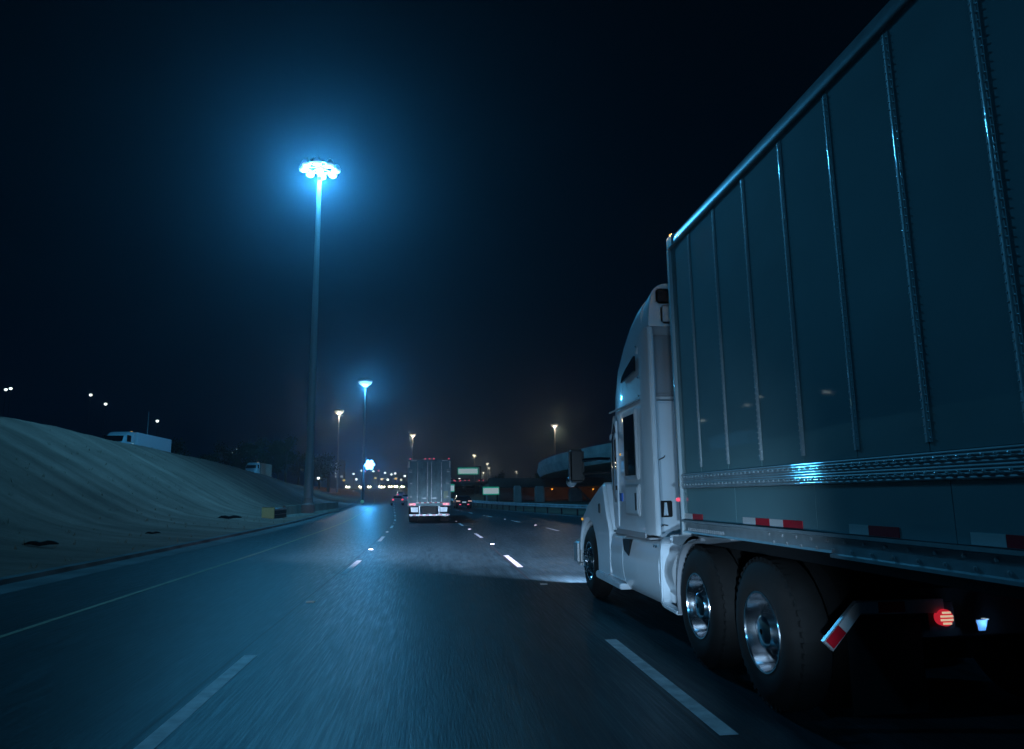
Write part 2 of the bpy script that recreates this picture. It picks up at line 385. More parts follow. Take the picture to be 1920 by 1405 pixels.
# ------------------------------------------------------------------ high mast lamps
def lamp(name, loc, power, col, size, parent=None, kind='POINT', rot=None, angle=None, blend=0.3):
    l = bpy.data.lights.new(name, kind); l.energy = power; l.color = col; l.shadow_soft_size = size
    if kind == 'SPOT': l.spot_size = math.radians(angle); l.spot_blend = blend
    o = bpy.data.objects.new(name, l); COL.objects.link(o); o.location = loc
    if rot is not None: o.rotation_euler = rot
    if parent is not None: o.parent = parent
    return o
def beam(name, loc, power, col, parent, rx, elevs, hot_w, hot, side0, side1, skew=0.0):
    """a headlamp: spot light whose lens throws a flat dipped pattern (cut off above, hot in the middle, fading to the sides)"""
    o = lamp(name, loc, power, col, 0.06, parent, 'SPOT', (rx, 0, 0), 150, 0.1)
    l = o.data; l.use_nodes = True; N = l.node_tree; L = N.links
    em = next(n for n in N.nodes if n.type == 'EMISSION')
    t = N.nodes.new('ShaderNodeTexCoord'); sp = N.nodes.new('ShaderNodeSeparateXYZ'); L.new(t.outputs['Normal'], sp.inputs[0])
    def m(op, a, b=None):
        n = N.nodes.new('ShaderNodeMath'); n.operation = op
        for i, v in enumerate((a, b)):
            if v is None: continue
            if isinstance(v, (int, float)): n.inputs[i].default_value = v
            else: L.new(v, n.inputs[i])
        return n.outputs[0]
    az = m('ABSOLUTE', sp.outputs['Z']); el = m('DIVIDE', sp.outputs['Y'], az); si = m('ABSOLUTE', m('DIVIDE', sp.outputs['X'], az))
    el0 = el; el = m('ADD', el0, m('MULTIPLY', si, skew)) if skew else el0
    fc = N.nodes.new('ShaderNodeFloatCurve'); cv = fc.mapping.curves[0]
    L.new(m('ADD', m('MULTIPLY', el, 0.5), 0.5), fc.inputs['Value'])
    pts = [(max(0, min(1, 0.5+0.5*e)), v) for e, v in elevs]
    cv.points[0].location = (0, pts[0][1]); cv.points[1].location = (1, pts[-1][1])
    for p in pts: cv.points.new(*p)
    for p in cv.points: p.handle_type = 'VECTOR'
    fc.mapping.update()
    sd = N.nodes.new('ShaderNodeMapRange'); sd.interpolation_type = 'SMOOTHSTEP'; L.new(si, sd.inputs['Value'])
    sd.inputs['From Min'].default_value = side0; sd.inputs['From Max'].default_value = side1; sd.inputs['To Min'].default_value = 1; sd.inputs['To Max'].default_value = 0
    hs_ = N.nodes.new('ShaderNodeMapRange'); hs_.interpolation_type = 'SMOOTHSTEP'; L.new(si, hs_.inputs['Value'])
    hs_.inputs['From Min'].default_value = 0; hs_.inputs['From Max'].default_value = hot_w*2; hs_.inputs['To Min'].default_value = hot; hs_.inputs['To Max'].default_value = 1
    hs_.inputs['To Min'].default_value = hot-1; hs_.inputs['To Max'].default_value = 0
    he = N.nodes.new('ShaderNodeMapRange'); he.interpolation_type = 'SMOOTHSTEP'; L.new(el, he.inputs['Value'])
    he.inputs['From Min'].default_value = -0.012; he.inputs['From Max'].default_value = 0.06; he.inputs['To Min'].default_value = 1; he.inputs['To Max'].default_value = 0.07
    L.new(m('MULTIPLY', m('MULTIPLY', fc.outputs[0], sd.outputs[0]), m('ADD', m('MULTIPLY', hs_.outputs[0], he.outputs[0]), 1.0)), em.inputs['Strength'])
    return o
H = 26.6
mast = empty('high_mast_lamp', (-9.17, 55, 1.05), 0, 'nearest high mast lamp, dazzling white above the left bank', 'street lamp', 'high mast lamps along the motorway')
MB().lathe([(0.33, 0), (0.33, 1), (0.27, 9), (0.22, 17), (0.165, H)], (0, 0, 0), 'z', 16, True).build('pole', M['pole'], mast)
MB().lathe([(0.5, -0.6), (0.5, 0.04), (0.36, 0.06), (0.34, 0.5)], (0, 0, 0), 'z', 16, True).build('base', M['concrete'], mast)
rg = MB(); rg.lathe([(0.25, H-0.3), (0.32, H-0.1), (0.32, H+0.35), (0.2, H+0.5)], (0, 0, 0), 'z', 16, True)
for k in range(8):
    a = 2*math.pi*k/8; rg.tube([(0.3*math.cos(a), 0.3*math.sin(a), H+0.1), (1.1*math.cos(a), 1.1*math.sin(a), H+0.1)], 0.04, 6)
rg.lathe([(1.05, H+0.05), (1.15, H+0.05), (1.15, H+0.15), (1.05, H+0.15), (1.05, H+0.05)], (0, 0, 0), 'z', 24)
rg.build('lamp_ring', M['head'], mast)
lumb = MB().lathe([(0.34, 0.0), (0.36, 0.08), (0.22, 0.4), (0.1, 0.5)], (0, 0, 0), 'z', 12, True)
lenb = MB().lathe([(0.33, -0.01), (0.3, -0.13), (0.15, -0.22), (0.01, -0.24)], (0, 0, 0), 'z', 12, False)
lum0 = lumb.build('luminaire', M['head']); len0 = lenb.build('lens', M['lens'], lum0)
lum0.parent = mast
lum0.location = (1.3, 0, H-0.1)
for k in range(1, 8):
    a = 2*math.pi*k/8
    q = inst('luminaire', lum0.data, mast, (1.3*math.cos(a), 1.3*math.sin(a), H-0.1)); inst('lens', len0.data, q)
lamp('mast_light', (0, 0, H-0.9), MAST_POWER, MAST_COL, 0.9, mast)
m3 = copy_tree(mast); m3.location = (58, -4, 0)  # unseen mast, added to throw light under the trailer from the right
tag(m3, 'unseen high mast lamp added far out on the right for its light', 'street lamp', 'high mast lamps along the motorway')
m2 = copy_tree(mast); m2.location = (-12.5, -52, 0.4)  # unseen mast, added to light the surfaces that face back
tag(m2, 'unseen high mast lamp added on the left behind the viewpoint for its light', 'street lamp', 'high mast lamps along the motorway')
for mm, kk in ((m2, 0.42), (m3, 0.6)):
    for c in mm.children:
        if c.type == 'LIGHT': c.data = c.data.copy(); c.data.energy = MAST_POWER*kk
# farther masts of the same kind: simpler heads, seen from far off
fb_p = MB().lathe([(0.33, 0), (0.165, H)], (0, 0, 0), 'z', 8, True); fb_h = MB().lathe([(1.5, H-0.1), (1.6, H+0.2), (0.9, H+0.55), (0.2, H+0.7)], (0, 0, 0), 'z', 16, True)
fb_l = MB().lathe([(1.5, H-0.12), (1.3, H-0.5), (0.6, H-0.95), (0.17, H-1.3)], (0, 0, 0), 'z', 16, False)
far = empty('high_mast_lamp'); fp = fb_p.build('pole', M['pole'], far); fh = fb_h.build('lamp_ring', M['head'], far); fl = fb_l.build('lens', M['lens'], far)
fw = fl.data.copy(); fw.materials[0] = M['lens_warm']
masts = [(685, 716, 155, 'second nearest mast lamp, bright blue white, over the road left of the truck ahead', 0, 0.55),
         (636, 771, 207, 'mast lamp glowing warm white left of and lower than the second nearest one', 1, 0.6),
         (774, 815, 288, 'small mast lamp standing right above the trailer ahead', 1, 0.4),
         (889, 853, 425, 'small mast lamp just above the long bright guide sign', 1, 0.4),
         (914, 869, 520, 'upper of the two mast lamps close together right of the bright guide sign', 1, 0.3),
         (917, 877, 610, 'lower of the two mast lamps close together right of the bright guide sign', 1, 0.3),
         (906, 886, 660, 'tiny mast lamp lowest in the bunch beside the bright guide sign', 1, 0.3),
         (968, 884, 690, 'lone tiny mast lamp between the bunch of lamps and the flyover', 1, 0.3),
         (1040, 797, 249, 'warm mast lamp standing behind the curved flyover on the right', 1, 0.6)]
mast_lights = []
for i, (px, py, Y, lb, warm, pw) in enumerate(masts):
    o = far if i == 0 else copy_tree(far)
    p = at(px, py, Y); base = elev(Y)-0.2; s = (p.z-base)/H
    o.location = (p.x, Y, base); o.scale = (s if i else 1.0, s if i else 1.0, s)
    if warm:
        for c in o.children:
            if c.name.startswith('lens'): c.data = fw
    tag(o, lb, 'street lamp', 'high mast lamps along the motorway')
    mast_lights.append((o, pw, warm))
for o, pw, warm in mast_lights:
    lamp('mast_light', (0, 0, H-1.2), MAST_POWER*pw*(0.32 if warm else 1.35), ((0.9, 0.74, 0.52) if warm else MAST_COL), 0.8, o)

# ------------------------------------------------------------------ the big trailer on the right
TX, TXR = 2.40, 5.0
tr = empty('semi_trailer', (3.7, 6.8, 0), 0, 'big white box trailer with riveted ribs filling the right side', 'trailer')
tr_inv = Vector((-3.7, -6.8, 0))
class TM(MB):
    def build(s, name, m, parent=None, **kw):
        o_ = tr_inv if parent in (None, tr) else tr_inv
        s.v = [(v[0]-3.7, v[1]-6.8, v[2]) for v in s.v]
        return MB.build(s, name, m, parent or tr, **kw)
YR = -9.0
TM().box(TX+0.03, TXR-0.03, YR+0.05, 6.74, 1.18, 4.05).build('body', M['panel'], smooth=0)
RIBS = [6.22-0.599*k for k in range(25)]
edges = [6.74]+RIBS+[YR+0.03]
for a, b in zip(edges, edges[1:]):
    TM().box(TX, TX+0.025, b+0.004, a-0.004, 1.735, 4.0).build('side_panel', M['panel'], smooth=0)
for k in range(13):
    y1 = 6.74-1.21*k
    TM().box(TX, TX+0.025, y1-1.206, y1-0.002, 1.305, 1.59).build('scuff_panel', M['panel'], smooth=0)
# rib: half round bead with two rows of rivets
rb = MB(); prof = [(-0.024, 0), (-0.024, -0.003), (-0.014, -0.0035)]+[(0.014*math.cos(math.radians(a)), -0.0035-0.006*math.sin(math.radians(a))) for a in range(170, 5, -16)]+[(0.014, -0.0035), (0.024, -0.003), (0.024, 0)]
n = len(prof)
rb.loft([[(p[1], p[0], z) for p in prof] for z in (1.78, 3.97)])
rvt = MB()
z = 1.80
while z < 3.96:
    for s in (-1, 1):
        c = Vector((-0.004, s*0.019, z+(0.02 if s > 0 else 0))); r = 0.0062
        ring = [c+Vector((0, r*math.cos(q*math.pi/3), r*math.sin(q*math.pi/3))) for q in range(6)]
        ring2 = [c+Vector((-0.006, 0.5*r*math.cos(q*math.pi/3), 0.6*r*math.sin(q*math.pi/3))) for q in range(6)]
        rvt.add(ring+ring2, [(q, (q+1) % 6, 6+(q+1) % 6, 6+q) for q in range(6)]+[tuple(range(6, 12))])
    z += 0.042
r0 = rb.build('rib', M['rib'], tr, smooth=50); r0.location = (TX-3.7, RIBS[0]-6.8, 0)
v0 = rvt.build('rivets', M['rivet'], r0, smooth=60, kind='stuff')
for y in RIBS[1:]: inst('rivets', v0.data, inst('rib', r0.data, tr, (TX-3.7, y-6.8, 0)))['kind'] = 'stuff'
# horizontal rails, ridged along their length
def ridged(z0, z1, x, n, depth, back=0.03):
    pts = [(x+back, z0), (x, z0)]
    for k in range(n):
        a = z0+(z1-z0)*(k+0.08)/n; h = (z1-z0)/n*0.84
        for q in range(7):
            t = math.pi*q/6; pts.append((x-depth*math.sin(t), a+h*q/6))
    pts += [(x, z1), (x+back, z1)]
    return pts
TM().prism(ridged(1.594, 1.731, TX-0.012, 8, 0.0037), 'y', YR, 6.76).build('belt_rail', M['rail'], smooth=50)
rv = TM()
y = 6.7
while y > YR:
    for zz in (1.70, 1.628):
        rv.lathe([(0.009, 0.004), (0.008, -0.004), (0.003, -0.007)], (TX-0.021, y, zz), 'x', 6, True)
    y -= 0.075
rv.build('belt_rivets', M['rivet'], kind='stuff')
TM().prism([(TX+0.05, 4.0), (TX-0.016, 4.0), (TX-0.022, 4.008), (TX-0.020, 4.05), (TX-0.014, 4.09), (TX-0.004, 4.115), (TX+0.02, 4.125), (TX+0.06, 4.125)], 'y', YR, 6.60).build('top_rail', M['toprail'], smooth=50)
TM().prism([(TXR-0.05, 4.0), (TXR+0.02, 4.0), (TXR+0.02, 4.11), (TXR-0.05, 4.12)], 'y', YR, 6.60).build('top_rail', M['rail'])
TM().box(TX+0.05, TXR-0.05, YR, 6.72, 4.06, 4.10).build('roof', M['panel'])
TM().prism([(TX+0.06, 1.16), (TX-0.03, 1.16), (TX-0.03, 1.178), (TX-0.012, 1.185), (TX-0.012, 1.275), (TX-0.034, 1.283), (TX-0.034, 1.302), (TX+0.06, 1.302)], 'y', YR, 4.15).build('bottom_rail', M['rail'], smooth=30)
TM().prism([(TX+0.06, 1.185), (TX-0.028, 1.185), (TX-0.012, 1.2), (TX-0.012, 1.275), (TX-0.034, 1.283), (TX-0.034, 1.302), (TX+0.06, 1.302)], 'y', 4.152, 6.72).build('bottom_rail', M['rail'], smooth=30)
TM().prism([(6.74, 1.30), (6.74, 1.08), (6.3, 1.10), (5.5, 1.182), (5.5, 1.30)], 'x', TX+0.065, TX+0.12).build('front_apron', M['grey'])
lug = TM()
y = 6.6
while y > 5.75:
    lug.box(TX-0.02, TX-0.010, y-0.014, y, 1.205, 1.232); y -= 0.045
lug.build('rail_slots', M['alu'])
bt = TM()
y = 4.9
while y > -6:
    for dz in (0.0, 0.05):
        bt.lathe([(0.012, 0.002), (0.011, -0.006), (0.005, -0.009)], (TX-0.012, y+dz*1.2, 1.205+dz), 'x', 6, True)
    y -= 0.19
bt.build('rail_bolts', M['alu'], kind='stuff')
TM().prism([(TX-0.03, 6.72), (TX-0.03, 6.77), (TX, 6.81), (TX+0.06, 6.83), (TX+0.06, 6.72)], 'z', 1.16, 4.0).build('front_post', M['rib'], smooth=40)
TM().prism([(TX-0.03, 6.602), (TX-0.03, 6.77), (TX, 6.81), (TX+0.1, 6.83), (TX+0.1, 6.602)], 'z', 4.001, 4.135).build('corner_cap', M['white'], bevel=0.012)
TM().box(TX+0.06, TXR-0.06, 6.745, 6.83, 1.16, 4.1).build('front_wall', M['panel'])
ml = TM().lathe([(0.035, 0), (0.033, -0.03), (0.018, -0.045)], (TX+0.03, 6.74, 4.17), 'z', 10, True).build('marker_light', M['amber'])
lamp('marker_glow', (TX-0.05-3.7, 6.83-6.8, 4.20), 1.6, (1.0, 0.5, 0.15), 0.02, tr)
TM().lathe([(0.02, 0), (0.018, -0.02), (0.008, -0.03)], (TX-0.03, 6.77, 1.49), 'x', 10, True).build('marker_light', M['tail'], label='small red marker light low on the front post')
def tape(y0, y1, m, lab): TM().box(TX-0.0035, TX+0.005, y1, y0, 1.308, 1.362).build('reflective_tape', m, smooth=0, label=lab)
for y0, y1, c in ((6.71, 6.50, 'w'), (6.497, 6.25, 'r'), (5.41, 5.19, 'w'), (5.187, 4.965, 'r'), (4.962, 4.765, 'w'), (4.762, 4.50, 'r'), (3.97, 3.785, 'w'), (3.782, 3.52, 'r'), (3.02, 2.82, 'w'), (2.817, 2.55, 'r'), (1.9, 1.7, 'w'), (1.697, 1.4, 'r')):
    tape(y0, y1, M['tape_'+c], ('white' if c == 'w' else 'red')+' reflective tape strip')
TM().box(TX+0.13, TXR-0.13, YR+0.2, 6.6, 1.08, 1.17).build('floor', M['chassis'])
# rear bogie, far behind the camera, and landing gear
for yy in (-6.6, -7.85):
    for sgn, xx in ((-1, TX+0.30), (1, TXR-0.30)):
        w = TM().lathe([(0.28, -0.28), (0.5, -0.26), (0.52, -0.2), (0.52, 0.2), (0.5, 0.26), (0.28, 0.28)], (xx, yy, 0.52), 'x', 28).build('wheel', M['rubber'])
        TM().lathe([(0.28, -0.27), (0.26, -0.2), (0.16, -0.12), (0.13, -0.2), (0.02, -0.22)] if sgn < 0 else [(0.28, 0.27), (0.26, 0.2), (0.16, 0.12), (0.13, 0.2), (0.02, 0.22)], (xx, yy, 0.52), 'x', 24).build('rim', M['wheel'], w)
for xx in (TX+0.35, TXR-0.35):
    TM().box(xx-0.06, xx+0.06, 2.9-0.06+0.0, 2.96, 0.42, 1.1).build('landing_leg', M['chassis'])

# ------------------------------------------------------------------ the tractor pulling it
tk = empty('truck_tractor', (3.68, 8.5, 0), 0, 'white sleeper cab tractor coupled in front of the big riveted trailer', 'truck')
class KM(MB):
    def build(s, name, m, parent=None, **kw):
        s.v = [(v[0]-3.68, v[1]-8.5, v[2]) for v in s.v]
        return MB.build(s, name, m, parent or tk, **kw)
XL, XC, XR = 2.40, 3.68, 4.96
secs = []
for y, hw, zb, zt, rt, ln in ((7.98, 1.28, 1.09, 3.86, 0.2, 0.04), (8.2, 1.28, 1.07, 3.82, 0.2, 0.04), (8.5, 1.28, 1.06, 3.72, 0.2, 0.04), (8.8, 1.28, 1.06, 3.56, 0.2, 0.04), (9.15, 1.275, 1.06, 3.32, 0.2, 0.04), (9.45, 1.25, 1.07, 3.06, 0.22, 0.05), (9.7, 1.2, 1.09, 2.75, 0.26, 0.1), (9.9, 1.16, 1.1, 2.42, 0.22, 0.1), (10.1, 1.12, 1.1, 2.08, 0.2, 0.08), (10.22, 1.1, 1.12, 1.86, 0.18, 0.06)):
    secs.append(rrect(XC-hw, XC+hw, zb, zt, y, rt, 0.05, 6, ln))
cab = KM().loft(secs).build('cab', M['white'], smooth=40)
# roof deflector carrying on behind the sleeper, shade of its hollow back drawn as a black plate
KM().loft([rrect(XC-1.27, XC+1.27, 3.42, 3.92, 7.62, 0.2, 0.02, 6, 0.03), rrect(XC-1.275, XC+1.275, 3.42, 3.90, 7.80, 0.2, 0.02, 6, 0.05), rrect(XC-1.278, XC+1.278, 3.2, 3.80, 8.15, 0.2, 0.02, 6, 0.05)]).build('roof_fairing', M['white'], smooth=40)
KM().box(XC-1.17, XC+1.17, 7.60, 7.64, 3.68, 3.86).build('recess_shade', M['black'], bevel=0.02)
# side extenders and sleeper back wall
for sx, nm in ((-1, 'l'), (1, 'r')):
    xo = XC+sx*1.283; xi = XC+sx*1.20
    KM().prism([(xo, 8.02), (xo, 7.72), (xo-sx*0.02, 7.66), (xo-sx*0.055, 7.64), (xi, 7.67), (xi, 8.02)], 'z', 1.10, 3.42).build('side_extender', M['white'], bevel=0.008)
KM().box(XC-1.19, XC+1.19, 7.84, 7.975, 1.07, 2.60).build('sleeper_back_panel', M['white'], bevel=0.03)
KM().box(XC-1.19, XC+1.19, 7.86, 7.975, 2.66, 3.40).build('sleeper_upper_panel', M['grey'], bevel=0.03)
KM().box(XC-1.12, XC+1.12, 7.60, 7.64, 3.45, 3.665).build('sleeper_ledge', M['white'], bevel=0.02)
KM().box(XC-0.95, XC+0.95, 7.588, 7.602, 3.50, 3.60).build('vent_panel', M['grey'], bevel=0.005)
KM().box(XL-0.004, XL+0.02, 8.02, 9.5, 2.635, 2.652).build('trim_line', M['grey'], smooth=0)
# air line bracket plate on the back wall
pl = KM().box(2.50, 2.66, 7.822, 7.838, 1.29, 1.47).build('bracket_plate', M['black'], bevel=0.01)
KM().prism([(2.555, 1.31), (2.575, 1.31), (2.58, 1.34), (2.585, 1.31), (2.605, 1.31), (2.598, 1.38), (2.592, 1.45), (2.568, 1.45), (2.562, 1.38)], 'y', 7.81, 7.824).build('bracket', M['white'], pl, smooth=0)
KM().tube([(2.52, 7.83, 1.92), (2.58, 7.80, 1.95), (2.60, 7.82, 1.97)], 0.006, 6).build('latch', M['black'])
KM().tube([(2.46, 7.63, 1.20), (2.55, 7.82, 1.205), (2.6, 7.83, 1.2)], 0.006, 6).build('latch', M['black'])
# side windows and locker doors
def side_frame(name, y0, y1, z0, z1, m_in, m_fr, w=0.035, x=XL):
    f = KM().box(x-0.012, x+0.02, y0, y1, z0, z1).build(name, m_fr, bevel=0.01)
    return f, KM().box(x-0.016, x-0.004, y0+w, y1-w, z0+w, z1-w).build('pane', m_in, f, bevel=0.003)
side_frame('sleeper_window', 8.24, 8.80, 1.72, 2.55, M['glass'], M['alu'], 0.05)
f, p = side_frame('locker_door', 8.22, 8.80, 1.29, 1.66, M['white'], M['alu'], 0.03); p.name = 'locker_panel'
KM().box(XL-0.022, XL-0.012, 8.29, 8.34, 1.36, 1.56).build('locker_handle', M['black'], f)
KM().prism([(8.22, 3.19), (8.23, 3.01), (8.84, 2.955), (8.78, 3.02), (8.6, 3.09)], 'x', XL-0.006, XL+0.02).build('roof_window', M['glass'])
KM().box(XL-0.005, XL+0.01, 8.98, 9.10, 1.46, 1.56).build('blue_decal', M['blue'], smooth=0)
KM().box(XL-0.006, XL+0.01, 8.02, 9.3, 1.06, 1.11).build('sill_trim', M['grey'])
# door with window on the tapering front part, each set a little proud
def taper_x(y): return XL if y < 9.15 else XL+(y-9.15)/1.07*0.18
def side_poly(name, pts, m, proud=0.008, parent=None):
    q = KM(); n = len(pts)
    vs = [(taper_x(y)-proud, y, z) for y, z in pts]+[(taper_x(y)+0.02, y, z) for y, z in pts]
    q.add(vs, [tuple(range(n)), tuple(range(n, 2*n))[::-1]]+[(i, n+i, n+(i+1) % n, (i+1) % n) for i in range(n)])
    return q.build(name, m, parent, smooth=30)
dr = side_poly('door', [(9.2, 1.14), (9.2, 2.5), (9.45, 2.6), (9.82, 2.44), (10.05, 1.95), (10.08, 1.14)], M['white'])
side_poly('door_window', [(9.26, 1.88), (9.26, 2.42), (9.47, 2.5), (9.76, 2.36), (9.96, 1.92)], M['glass'], 0.012, dr)
KM().box(XL-0.02, XL+0.01, 9.22, 9.36, 1.60, 1.66).build('door_handle', M['black'], dr)
gr = KM().tube([(2.37, 9.17, 1.45), (2.35, 9.17, 1.55), (2.35, 9.17, 2.25), (2.37, 9.17, 2.35)], 0.016, 8).build('grab_rail', M['chrome'])
KM().box(XL-0.035, XL+0.0, 9.08, 9.40, 2.26, 2.34).build('side_lamp', M['white'], bevel=0.01)
KM().lathe([(0.016, 0), (0.014, -0.012), (0.004, -0.016)], (XL, 8.98, 2.05), 'x', 8, True).build('side_marker', M['amber'])
for y_, z_ in ((8.1, 3.28), (8.06, 2.9), (8.06, 2.68)):
    KM().lathe([(0.012, 0), (0.012, -0.01), (0.004, -0.014)], (XL, y_, z_), 'x', 8, True).build('bolt', M['chrome'])
# windscreen
KM().add([(XC-1.0, 10.17, 1.98), (XC+1.0, 10.17, 1.98), (XC+0.92, 9.83, 2.62), (XC-0.92, 9.83, 2.62), (XC-1.0, 10.19, 1.98), (XC+1.0, 10.19, 1.98), (XC+0.92, 9.86, 2.62), (XC-0.92, 9.86, 2.62)], [(0, 3, 2, 1), (4, 5, 6, 7), (0, 1, 5, 4), (1, 2, 6, 5), (2, 3, 7, 6), (3, 0, 4, 7)]).build('windscreen', M['glass'])
# hood between the wings
hs = []
for y, hw, zb, zt, r in ((10.1, 1.02, 0.9, 1.88, 0.3), (10.6, 1.0, 0.9, 1.78, 0.3), (11.1, 0.98, 0.9, 1.64, 0.3), (11.6, 0.95, 0.85, 1.46, 0.3), (12.0, 0.9, 0.8, 1.28, 0.26), (12.25, 0.84, 0.8, 1.08, 0.2)):
    hs.append(rrect(XC-hw, XC+hw, zb, zt, y, r, 0.05, 6))
hood = KM().loft(hs).build('hood', M['white'], smooth=45)
KM().box(XC-0.5, XC+0.5, 12.2, 12.28, 0.85, 1.02).build('grille', M['chrome'], hood)
arch = [(11.13+0.61*math.cos(math.radians(a)), 0.54+0.61*math.sin(math.radians(a))) for a in range(6, 187, 12)]
fo = [(10.5, 0.40), (9.95, 0.40), (9.72, 0.46), (9.72, 1.06), (9.88, 1.3), (10.03, 1.66), (10.12, 1.73), (10.35, 1.67), (10.75, 1.545), (11.13, 1.42), (11.45, 1.26), (11.66, 1.09), (11.80, 0.88), (11.86, 0.62)]
for sx, x0, x1 in ((-1, 2.41, 2.95), (1, 4.41, 4.95)):
    fd = KM().prism(fo+arch, 'x', x0, x1).build('front_wing', M['white'], bevel=0.05, seg=3)
    hx = x0 if sx < 0 else x1
    KM().box(min(hx-0.012, hx+0.012), max(hx-0.012, hx+0.012), 10.26, 10.36, 1.28, 1.42).build('wing_vent', M['black'], fd, bevel=0.01)
    KM().lathe([(0.02, 0), (0.018, sx*0.015), (0.006, sx*0.02)], (hx, 11.52, 1.16), 'x', 8, True).build('turn_signal', M['amber'], fd)
    bp_ = KM().prism([(hx-sx*0.4, 12.55), (hx-sx*0.12, 12.5), (hx-sx*0.0, 12.36), (hx+sx*0.02, 12.1), (hx+sx*0.01, 11.9), (hx-sx*0.4, 11.9)], 'z', 0.40, 0.80).build('bumper_end', M['galv'], bevel=0.05, seg=3)
    KM().lathe([(0.11, 0), (0.1, 0.05), (0.04, 0.07)], (hx-sx*0.28, 12.22, 0.98), 'y', 14, True).build('headlight', M['hl'])
KM().prism([(2.8, 12.3), (2.8, 12.6), (4.55, 12.6), (4.55, 12.3)], 'z', 0.36, 0.78).build('bumper', M['chrome'], bevel=0.04)
# chassis fairing: three bulged skirts, step, vent, white end lip
def skirt(y0, y1, m=M['white'], zt=1.03, zb=0.37, name='chassis_skirt'):
    ss = []
    for y in (y0, y1):
        ss.append([(2.62, y, zt), (2.46, y, zt-0.005), (2.43, y, zt-0.04), (2.405, y, 0.80), (2.405, y, 0.62), (2.43, y, 0.46), (2.50, y, zb), (2.62, y, zb)])
    return KM().loft(ss).build(name, m, smooth=50)
skirt(7.62, 9.08); skirt(9.10, 9.70, zb=0.42)
KM().prism([(8.68, 1.0), (8.78, 0.80), (9.0, 0.86), (9.03, 0.99)], 'x', 2.397, 2.44).build('skirt_vent', M['black'])
KM().prism([(9.1, 0.36), (9.1, 0.43), (10.42, 0.47), (10.48, 0.42), (10.42, 0.37)], 'x', 2.36, 2.7).build('step', M['white'], bevel=0.012)
KM().prism([(9.62, 1.065), (8.02, 1.055), (8.02, 1.035), (9.62, 1.04)], 'x', 2.44, 2.8).build('skirt_top', M['grey'])
lip_o = [(7.18, 1.115), (7.42, 1.10), (7.53, 1.06), (7.585, 0.98), (7.60, 0.8), (7.615, 0.5), (7.60, 0.415), (7.54, 0.375), (7.12, 0.36)]
lip_i = [(7.12, 0.40), (7.50, 0.415), (7.535, 0.44), (7.545, 0.5), (7.53, 0.8), (7.515, 0.95), (7.475, 1.02), (7.40, 1.055), (7.18, 1.07)]
KM().prism(lip_o+lip_i, 'x', 2.405, 2.50).build('tank_strap', M['white'], bevel=0.012)
for zc in (0.98,): 
    for yy in (7.72, 7.79): KM().lathe([(0.015, 0), (0.013, -0.012), (0.004, -0.016)], (2.425, yy, zc), 'x', 8, True).build('bolt', M['chrome'])
KM().lathe([(0.02, 7.20), (0.2, 7.205), (0.29, 7.225), (0.325, 7.27), (0.325, 9.4), (0.2, 9.45)], (2.76, 0, 0.74), 'y', 36, True).build('fuel_tank', M['alu'])
# frame, axles, fifth wheel
for xx in (3.25, 4.11): KM().box(xx-0.04, xx+0.04, 4.53, 11.9, 0.72, 0.99).build('frame_rail', M['chassis'])
KM().box(3.08, 4.28, 4.47, 4.52, 0.62, 0.92).build('rear_crossmember', M['chassis'])
KM().box(3.2, 4.16, 5.5, 6.4, 1.0, 1.075).build('fifth_wheel', M['chassis'], bevel=0.02)
for yy in (5.24, 6.52, 11.13): KM().tube([(2.7, yy, 0.52), (4.66, yy, 0.52)], 0.09, 12).build('axle', M['chassis'])
KM().box(2.55, 3.1, 7.0, 7.25, 0.5, 1.02).build('battery_box', M['chassis'], bevel=0.02)
# wheels: dual drive tyres with dished polished rims, steer wheels with a domed rim
def rim_mesh(x, y, s, dished):
    k = KM()
    if dished: pr = [(0.292, -0.002), (0.287, -0.016), (0.275, -0.016), (0.268, 0.004), (0.262, 0.10), (0.245, 0.125), (0.215, 0.135), (0.135, 0.12), (0.128, 0.05), (0.115, 0.005), (0.09, -0.01), (0.02, -0.014)]
    else: pr = [(0.292, -0.002), (0.287, -0.016), (0.275, -0.016), (0.262, 0.02), (0.24, 0.04), (0.17, -0.02), (0.12, -0.045), (0.085, -0.05), (0.08, -0.09), (0.02, -0.1)]
    k.lathe([(r, s*t) for r, t in pr], (x, y, 0.54), 'x', 40)
    for q in range(10):
        a = 2*math.pi*q/10; rr = 0.168; t = 0.125 if dished else -0.03
        k.lathe([(0.019, s*t), (0.019, s*(t-0.035)), (0.011, s*(t-0.05))], (x, y+rr*math.cos(a), 0.54+rr*math.sin(a)), 'x', 6, True)
    return k
TYRE = [(0.285, 0.0), (0.31, -0.012), (0.36, -0.02), (0.43, -0.012), (0.475, 0.01), (0.50, 0.03), (0.525, 0.045), (0.53, 0.09), (0.53, 0.19), (0.525, 0.235), (0.48, 0.27), (0.40, 0.285), (0.30, 0.27)]
